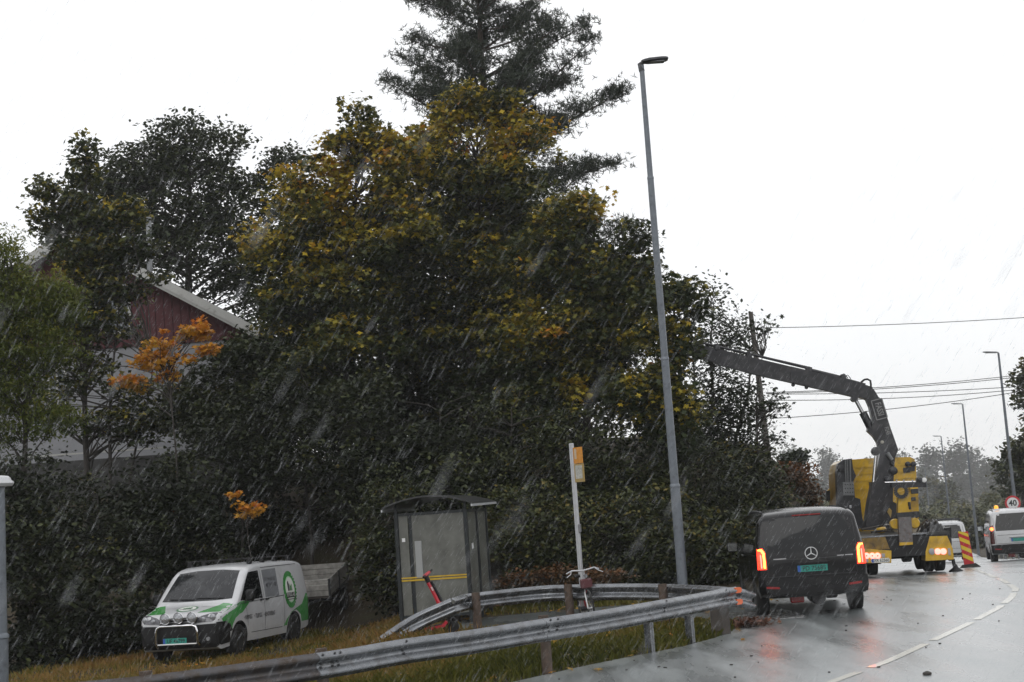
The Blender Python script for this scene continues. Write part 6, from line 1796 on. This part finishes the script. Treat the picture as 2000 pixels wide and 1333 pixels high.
for i, (x, y, rx, ry, Yd, nl, lb) in enumerate(shr):
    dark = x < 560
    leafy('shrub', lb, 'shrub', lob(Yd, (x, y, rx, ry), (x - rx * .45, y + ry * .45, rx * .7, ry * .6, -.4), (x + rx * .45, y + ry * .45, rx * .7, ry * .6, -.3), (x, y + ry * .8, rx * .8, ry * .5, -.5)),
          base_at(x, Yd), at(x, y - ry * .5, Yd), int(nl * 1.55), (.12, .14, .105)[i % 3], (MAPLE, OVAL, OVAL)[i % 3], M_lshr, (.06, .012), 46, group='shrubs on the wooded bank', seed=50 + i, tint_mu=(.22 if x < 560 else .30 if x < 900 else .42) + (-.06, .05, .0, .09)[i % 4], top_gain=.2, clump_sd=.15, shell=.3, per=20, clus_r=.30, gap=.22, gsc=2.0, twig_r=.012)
for i, (x, y, rx, ry, Yd, lb) in enumerate(((640, 740, 110, 90, 48, 'tall bush filling the hedge under the left yellow maple'), (770, 740, 110, 90, 48.5, 'tall bush filling the hedge between the two yellow maples'), (890, 790, 110, 90, 48, 'tall bush high above the bus shelter under the olive maple'), (1010, 800, 110, 90, 48.5, 'tall bush under the right side of the olive maple'), (600, 720, 60, 70, 47, 'tall bush at the right end of the house roof'))):
    leafy('shrub', lb, 'shrub', lob(Yd, (x, y, rx, ry), (x - 40, y + 60, rx, ry * .8), (x + 40, y + 60, rx, ry * .8)), base_at(x, Yd), at(x, y - ry * .5, Yd), 9000, .18, MAPLE, M_lshr, (.08, .02), 26, group='shrubs on the wooded bank', seed=140 + i, tint_mu=.35, top_gain=.15, clump_sd=.13, shell=.3, per=22, clus_r=.3)
# brownish bank bushes at the road side
leafy('shrub', 'rusty brown shrub at the right end of the wooded bank beside the crane truck', 'shrub', lob(49, (1545, 930, 34, 30), (1562, 970, 30, 40), (1535, 985, 50, 45)), base_at(1545, 49), at(1545, 930, 49), 5000, .15, OVAL, M_lbrn, (.05, .015), 24, seed=80, tint_mu=.5, top_gain=.1, clump_sd=.2, shell=.4, per=20, clus_r=.25)
leafy('shrub', 'small dark evergreen bush above the rusty shrub at the bank end', 'shrub', lob(53, (1545, 905, 22, 16), (1560, 890, 10, 12)), base_at(1548, 53), at(1550, 890, 53), 1800, .16, OVAL, M_loak, (.05, .015), 16, seed=81, tint_mu=.2, shell=.1, per=12, clus_r=.22)
leafy('shrub', 'olive brown shrub sloping down to the road beside the crane truck mirror', 'shrub', lob(47, (1580, 1000, 18, 40), (1560, 1010, 40, 45), (1520, 1020, 50, 60), (1595, 1030, 14, 40), (1535, 960, 40, 40), (1575, 975, 16, 30)), base_at(1560, 47), at(1560, 1010, 47), 6500, .13, OVAL, M_lbrn, (.05, .015), 20, seed=82, tint_mu=.15, top_gain=.1, clump_sd=.2, shell=.4, per=20, clus_r=.25)
leafy('shrub', 'low reddish bramble patch behind the rear guard rail and bicycle', 'shrub', lob(33.8, (1080, 1130, 60, 22), (1160, 1135, 70, 22), (1010, 1140, 40, 18)), base_at(1100, 33.8), at(1100, 1130, 33.8), 3000, .10, OVAL, M_lbrn, (.02, .008), 20, seed=83, tint_mu=.25, clump_sd=.15, shell=.2, per=16, clus_r=.2)
# right edge tree
leafy('birch_tree', 'leafy tree reaching into the frame at the right picture edge above the white van', 'tree', lob(72, (2010, 730, 22, 30), (2012, 790, 22, 30), (2030, 760, 40, 70), (2005, 900, 40, 40), (1985, 880, 28, 26), (2040, 880, 60, 70)), base_at(2060, 72), at(2040, 740, 72), 6000, .26, OVAL, M_loak, (.2, .03), 40, seed=84, tint_mu=.6, shell=.2, per=14, clus_r=.35)
leafy('birch_tree', 'green tree behind the first far street lamp at the right picture edge', 'tree', lob(95, (1975, 905, 30, 22), (1990, 940, 40, 40), (2020, 920, 50, 50)), base_at(2000, 95), at(1990, 900, 95), 5000, .30, OVAL, M_loak, (.2, .03), 30, seed=85, tint_mu=.5, shell=.2, per=14, clus_r=.45)

# --- hazy far trees
def far_tree(label, x, ytop, w_px, Yd, seed, pinelike=True, ybot=1075):
    ls = []
    rg = random.Random(seed)
    hh = ybot - ytop
    for k in range(9):
        u = k / 8
        ls.append((x + rg.uniform(-.5, .5) * w_px * (.5 + .5 * u), ytop + hh * (.10 + .85 * u), w_px * (.30 + .22 * u) * rg.uniform(.8, 1.2), hh * .14))
    b = base_at(x, Yd)
    leafy('pine_tree' if pinelike else 'birch_tree', label, 'tree', lob(Yd, *ls), b, at(x, ytop + 8, Yd), 7500, min(1.5, .0024 * Yd), OVAL, M_lpin if pinelike else M_loak, (.5, .1), 30, group='hazy far trees beyond the bend', seed=seed, tint_mu=.5, clump_sd=.15, shell=.3, per=14, clus_r=.0042 * Yd, twig_r=.08)
ft = [(1545, 872, 46, 713, 'pale far pine just right of the bank end'), (1612, 880, 44, 713, 'pale far pine left of the crane truck cab'), (1590, 930, 75, 330, 'lower hazy tree between the bank and the truck cab'),
      (1690, 905, 70, 744, 'hazy far tree hidden mostly behind the truck cab'), (1808, 872, 54, 666, 'rounded hazy pine right of the crane column'), (1785, 925, 60, 589, 'mid height hazy tree right of the valve beam'), (1868, 868, 46, 666, 'flat topped hazy pine behind the second far lamp'),
      (1905, 880, 44, 713, 'hazy pine just right of the second far lamp'), (1945, 905, 46, 620, 'hazy dark pine left of the first far lamp'), (1840, 935, 100, 330, 'broad hazy tree low behind the small far van'),
      (1930, 955, 87, 330, 'broad hazy tree low behind the speed limit sign'), (1990, 935, 62, 330, 'hazy tree behind the white van with the beacon'), (1735, 940, 87, 330, 'hazy tree low behind the crane pedestal'), (1760, 882, 40, 775, 'faint far pine above the truck cab right corner'), (1655, 925, 60, 620, 'hazy tree left behind the truck cab roof'), (2040, 900, 70, 620, 'hazy far tree outside right'), (1895, 990, 75, 330, 'low hazy tree between the far van and the speed sign'), (1850, 1000, 90, 300, 'broad grey-green bush belt tree at the far road side behind the far van'), (1960, 1000, 90, 300, 'broad grey-green tree low at the far right road side'), (1600, 985, 80, 300, 'low hazy tree just right of the bank end'), (1720, 985, 90, 300, 'low hazy tree behind the truck cab base')]
for i, (x, yt, w_, Yd, lb) in enumerate(ft):
    if x > 2030: continue
    far_tree(lb, x, yt, w_, Yd, 100 + i, pinelike=(i not in (9, 10, 12, 16)))

M_lhaze = leaf_mat('haze_paled_leaf', [(0, (.05, .06, .035)), (.5, (.10, .11, .06)), (1, (.17, .15, .07))], .2)  # distance haze put into the leaf colour as a paler grey-green
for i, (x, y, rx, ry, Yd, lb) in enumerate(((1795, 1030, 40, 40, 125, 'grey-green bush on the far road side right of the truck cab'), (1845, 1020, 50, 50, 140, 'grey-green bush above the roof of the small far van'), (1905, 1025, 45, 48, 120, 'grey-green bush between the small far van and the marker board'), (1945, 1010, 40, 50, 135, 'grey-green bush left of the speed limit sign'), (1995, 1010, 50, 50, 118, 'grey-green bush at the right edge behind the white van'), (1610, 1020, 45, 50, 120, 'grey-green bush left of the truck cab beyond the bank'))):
    leafy('shrub', lb, 'shrub', lob(Yd, (x, y, rx, ry), (x - rx * .6, y + 20, rx * .7, ry * .7), (x + rx * .6, y + 22, rx * .7, ry * .7), (x, y + 45, rx, ry * .6)), base_at(x, Yd), at(x, y - ry * .5, Yd), 4200, .34, OVAL, M_lhaze, (.1, .03), 16, group='bushes along the far road', seed=170 + i, tint_mu=.5, clump_sd=.15, top_gain=.15, shell=.3, per=18, clus_r=.6)
# ------------------------------------------------------------------ grass, straw, fallen leaves
def blades(n, region, hmin, hmax, wd, seed, cover=None):
    rg = np.random.default_rng(seed)
    x = rg.uniform(region[0], region[1], n); y = rg.uniform(region[2], region[3], n)
    keep = np.ones(n, bool)
    if cover is not None: keep = cover(x, y, rg)
    x, y = x[keep], y[keep]; n = len(x)
    # tufts
    z = zg(x, y)
    h = rg.uniform(hmin, hmax, n); a = rg.uniform(0, 2 * PI, n); ln = rg.uniform(.15, .9, n) * h
    dx, dy = np.cos(a) * ln, np.sin(a) * ln
    px_, py_ = -np.sin(a) * wd * .5, np.cos(a) * wd * .5
    A = np.stack([x - px_, y - py_, z - .02], 1); B = np.stack([x + px_, y + py_, z - .02], 1)
    C_ = np.stack([x + px_ * .8 + dx * .4, y + py_ * .8 + dy * .4, z + h * .65], 1); D = np.stack([x - px_ * .8 + dx * .4, y - py_ * .8 + dy * .4, z + h * .65], 1)
    E_ = np.stack([x + dx, y + dy, z + h], 1)
    V = np.stack([A, B, C_, E_, D], 1).reshape(-1, 3); Fc = np.arange(len(V)).reshape(-1, 5)
    return V, Fc, x, y
def fnoise(x, y, s, seed):
    rg = np.random.default_rng(seed); v = 0
    for k in range(5):
        ph = rg.uniform(0, 6.28, 2); f = rg.normal(size=2) * s
        v = v + np.sin(x * f[0] + y * f[1] + ph[0])
    return v / 3
M_grass = leaf_mat('grass_blade', [(0, (.07, .085, .018)), (.45, (.19, .19, .034)), (.7, (.30, .23, .06)), (1, (.44, .26, .09))], .25, .5)
def cover_main(x, y, rg):
    xl = lerp_tab(XL, y)
    k = (x < xl + rg.normal(0, .05, len(x)) - .03)
    lay = (x > -1.9) & (x < 5.2) & (y > np.interp(x, [-2, -1.2, .3, 1.3, 2.6, 3.3, 5], [29.6, 29.0, 29.55, 29.0, 27.6, 26.6, 26.5])) & (y < 32.8)
    k &= ~lay
    k &= ~((x > 3.2) & (y > 26.1))
    return k & (fnoise(x, y, 2.5, 3) > rg.uniform(-1.4, .9, len(x)))
V, Fc, x, y = blades(120000, (-9.5, 4.2, 14.2, 26.5), .05, .22, .012, 1, cover_main)
tn = np.clip(.38 + .22 * fnoise(x, y, 1.3, 8) + .40 * sstep(-.5, -4, x) * sstep(19, 23, y) + rng.normal(0, .13, len(x)), 0, 1)
g1 = link('grass', fast_mesh('grass', V, Fc, M_grass, tn)); tag(g1, 'short wet grass on the verge under the front guard rail', 'grass', kind='stuff')
def cover_back(x, y, rg):
    k = cover_main(x, y, rg)
    return k
V, Fc, x, y = blades(60000, (-11, 7, 26.5, 37), .05, .17, .015, 2, cover_back)
tn = np.clip(.36 + .25 * fnoise(x, y, 1.1, 9) + .34 * sstep(1, -3, x) + rng.normal(0, .14, len(x)), 0, 1)
g2 = link('grass', fast_mesh('grass', V, Fc, M_grass, tn)); tag(g2, 'mixed green and brown grass in front of the shrubs and round the parked van', 'grass', kind='stuff')
def cover_straw(x, y, rg):
    c = np.exp(-(((x + 3.9) / 2.2) ** 2 + ((y - 26.4) / 3.2) ** 2))
    return cover_main(x, y, rg) & (c > rg.uniform(.1, .8, len(x)))
V, Fc, x, y = blades(48000, (-8, -.8, 20.5, 33), .10, .32, .012, 3, cover_straw)
tn = np.clip(.86 + rng.normal(0, .14, len(x)), 0, 1)
g3 = link('straw', fast_mesh('straw', V, Fc, M_grass, tn)); tag(g3, 'tall dry orange straw grass round the low end of the rear guard rail', 'dry grass', kind='stuff')
# weeds: bigger leaves among the verge grass
n_ = 5200
x = rng.uniform(-7, 4, n_); y = rng.uniform(15, 25.5, n_); k = cover_main(x, y, rng) & (fnoise(x, y, 1.8, 21) > .25); x, y = x[k], y[k]
C = np.stack([x, y, zg(x, y) + rng.uniform(.02, .16, len(x))], 1)
V, Fc = leaf_geo(C, .075, OVAL, 1.2)
wdm = link('weeds', fast_mesh('weeds', V, Fc, M_lshr, np.clip(rng.normal(.65, .18, len(x)), 0, 1))); tag(wdm, 'low green weeds between the verge grass', 'weeds', kind='stuff')
# fallen maple leaves on verge, lay-by and the road edge
n_ = 1500
x = rng.uniform(-8, 6, n_); y = rng.uniform(15, 33, n_)
xl = lerp_tab(XL, y); k = (x < xl + np.abs(rng.normal(0, .35, n_))); x, y = x[k], y[k]
zz = np.where(x > lerp_tab(XL, y) - .02, zr(y) + .02, zg(x, y) + rng.uniform(.03, .12, len(x)))
C = np.stack([x, y, zz], 1)
V, Fc = leaf_geo(C, .13, STAR, 3.0)
fl_o = link('fallen_leaves', fast_mesh('fallen_leaves', V, Fc, M_lora, np.clip(rng.normal(.3, .25, len(x)), 0, 1))); tag(fl_o, 'fallen yellow and brown maple leaves scattered over the verge', 'leaves', kind='stuff')
# heap of wet brown leaves at the road edge by the rail end
n_ = 260
c = G(1465, 1222, 0); x = rng.normal(c.x - .1, .22, n_); y = rng.normal(c.y + .1, .22, n_)
C = np.stack([x, y, zr(y) + rng.uniform(.0, .10, n_)], 1)
V, Fc = leaf_geo(C, .13, STAR, .7)
hp_ = link('leaf_heap', fast_mesh('leaf_heap', V, Fc, leaf_mat('wet_leaf', [(0, (.035, .02, .014)), (1, (.14, .06, .035))], .1), rng.uniform(0, 1, n_))); tag(hp_, 'small heap of wet red-brown leaves on the road edge by the rail end', 'leaf heap', kind='stuff')
# grit and bits of bark on the wet road
mbk = MB()
for k in range(70):
    y_ = rnd.uniform(16, 30); a_, b2_ = lerp_tab(XL, y_), lerp_tab(XR, y_); u = rnd.uniform(.04, .9)
    mbk.box((a_ + (b2_ - a_) * u, y_, zr(y_) + .03 * math.sin(PI * u) - .004), (rnd.uniform(.01, .06), rnd.uniform(.01, .03), .012), Matrix.Rotation(rnd.uniform(0, 3), 3, 'Z'))
gr_ = mbk.build('road_grit', M_bark); tag(gr_, 'small dark bits of bark and grit on the wet road', 'grit', kind='stuff')
st_ = G(1811, 1318, .02)
b_ = MB(); b_.lathe([(.02, 0), (.055, .01), (.05, .03), (.015, .045)], 'z', 8); o = b_.build('stone', M_bark, None, 40); o.location = (st_.x, st_.y, .014); tag(o, 'small dark stone lying alone on the wet right lane', 'stone')

# ------------------------------------------------------------------ falling rain
def rain(n, y0, y1, seed, ks=1.0):
    rg = np.random.default_rng(seed)
    Yd = (rg.uniform(y0 ** 2.2, y1 ** 2.2, n)) ** (1 / 2.2)
    hw = Yd * .46 + min(1, y0 * .3)
    X_ = rg.uniform(-1, 1, n) * hw
    Z_ = CAMZ + Yd * .12 + rg.uniform(-1, 1, n) * (Yd * .36 + min(.6, y0 * .1))
    C = np.stack([X_, Yd, Z_], 1)
    C = C[Z_ > .15]; n = len(C)
    d = np.array([-.55, .12, -.80]) + rg.normal(0, .045, (n, 3)); d /= np.linalg.norm(d, axis=1)[:, None]
    ln = ks * rg.uniform(.04, .10, n)[:, None]; r_ = rg.uniform(.0005, .00105, n)[:, None]
    s = np.cross(d, np.array([0, 1, 0.])); s /= np.linalg.norm(s, axis=1)[:, None]; t = np.cross(d, s)
    up = C - d * ln * .5; lo = C + d * ln * .5
    mid = C + d * ln * .2
    V = np.stack([up, mid + s * r_, mid - s * r_ * .5 + t * r_ * .87, mid - s * r_ * .5 - t * r_ * .87, lo], 1).reshape(-1, 3)
    o = np.arange(n)[:, None] * 5
    Fc = np.concatenate([o + np.array([[0, 1, 2]]), o + np.array([[0, 2, 3]]), o + np.array([[0, 3, 1]]), o + np.array([[4, 2, 1]]), o + np.array([[4, 3, 2]]), o + np.array([[4, 1, 3]])], 0)
    return V, Fc
m = bpy.data.materials.new('rain_water'); m.use_nodes = True; n = m.node_tree
b = n.nodes['Principled BSDF']; b.inputs['Base Color'].default_value = (.8, .82, .84, 1); b.inputs['Roughness'].default_value = .15
tl = n.nodes.new('ShaderNodeBsdfTranslucent'); tl.inputs['Color'].default_value = (.85, .87, .9, 1)
ms = n.nodes.new('ShaderNodeMixShader'); ms.inputs[0].default_value = .75
n.links.new(b.outputs[0], ms.inputs[1]); n.links.new(tl.outputs[0], ms.inputs[2])
tp_n = n.nodes.new('ShaderNodeBsdfTransparent'); ms2 = n.nodes.new('ShaderNodeMixShader'); ms2.inputs[0].default_value = .36
n.links.new(tp_n.outputs[0], ms2.inputs[1]); n.links.new(ms.outputs[0], ms2.inputs[2])
n.links.new(ms2.outputs[0], n.nodes['Material Output'].inputs['Surface'])
V1, F1 = rain(52000, 4.2, 24, 5)
V2, F2 = rain(190, .75, 1.8, 6, .5)      # close drops, thrown out of focus by the lens
F1 = np.concatenate([F1, F2 + len(V1)]); V1 = np.concatenate([V1, V2])
rain_o = link('rain', fast_mesh('rain', V1, F1, m)); tag(rain_o, 'slanting wind-driven raindrops filling the air', 'rain', kind='stuff')

# ------------------------------------------------------------------ wet air
hz = MB(); hz.box((50, 370, 20), (1320, 1590, 64))
ho = hz.build('haze', None); ho.data.materials.clear()
hm = bpy.data.materials.new('wet_air'); hm.use_nodes = True; n = hm.node_tree
n.nodes.remove(n.nodes['Principled BSDF'])
pv = n.nodes.new('ShaderNodeVolumePrincipled'); pv.inputs['Color'].default_value = (.98, .985, .99, 1); pv.inputs['Density'].default_value = .0004
pv.inputs['Anisotropy'].default_value = .3
n.links.new(pv.outputs[0], n.nodes['Material Output'].inputs['Volume'])
ho.data.materials.append(hm); tag(ho, 'thin rain haze in the air', 'haze', kind='stuff')
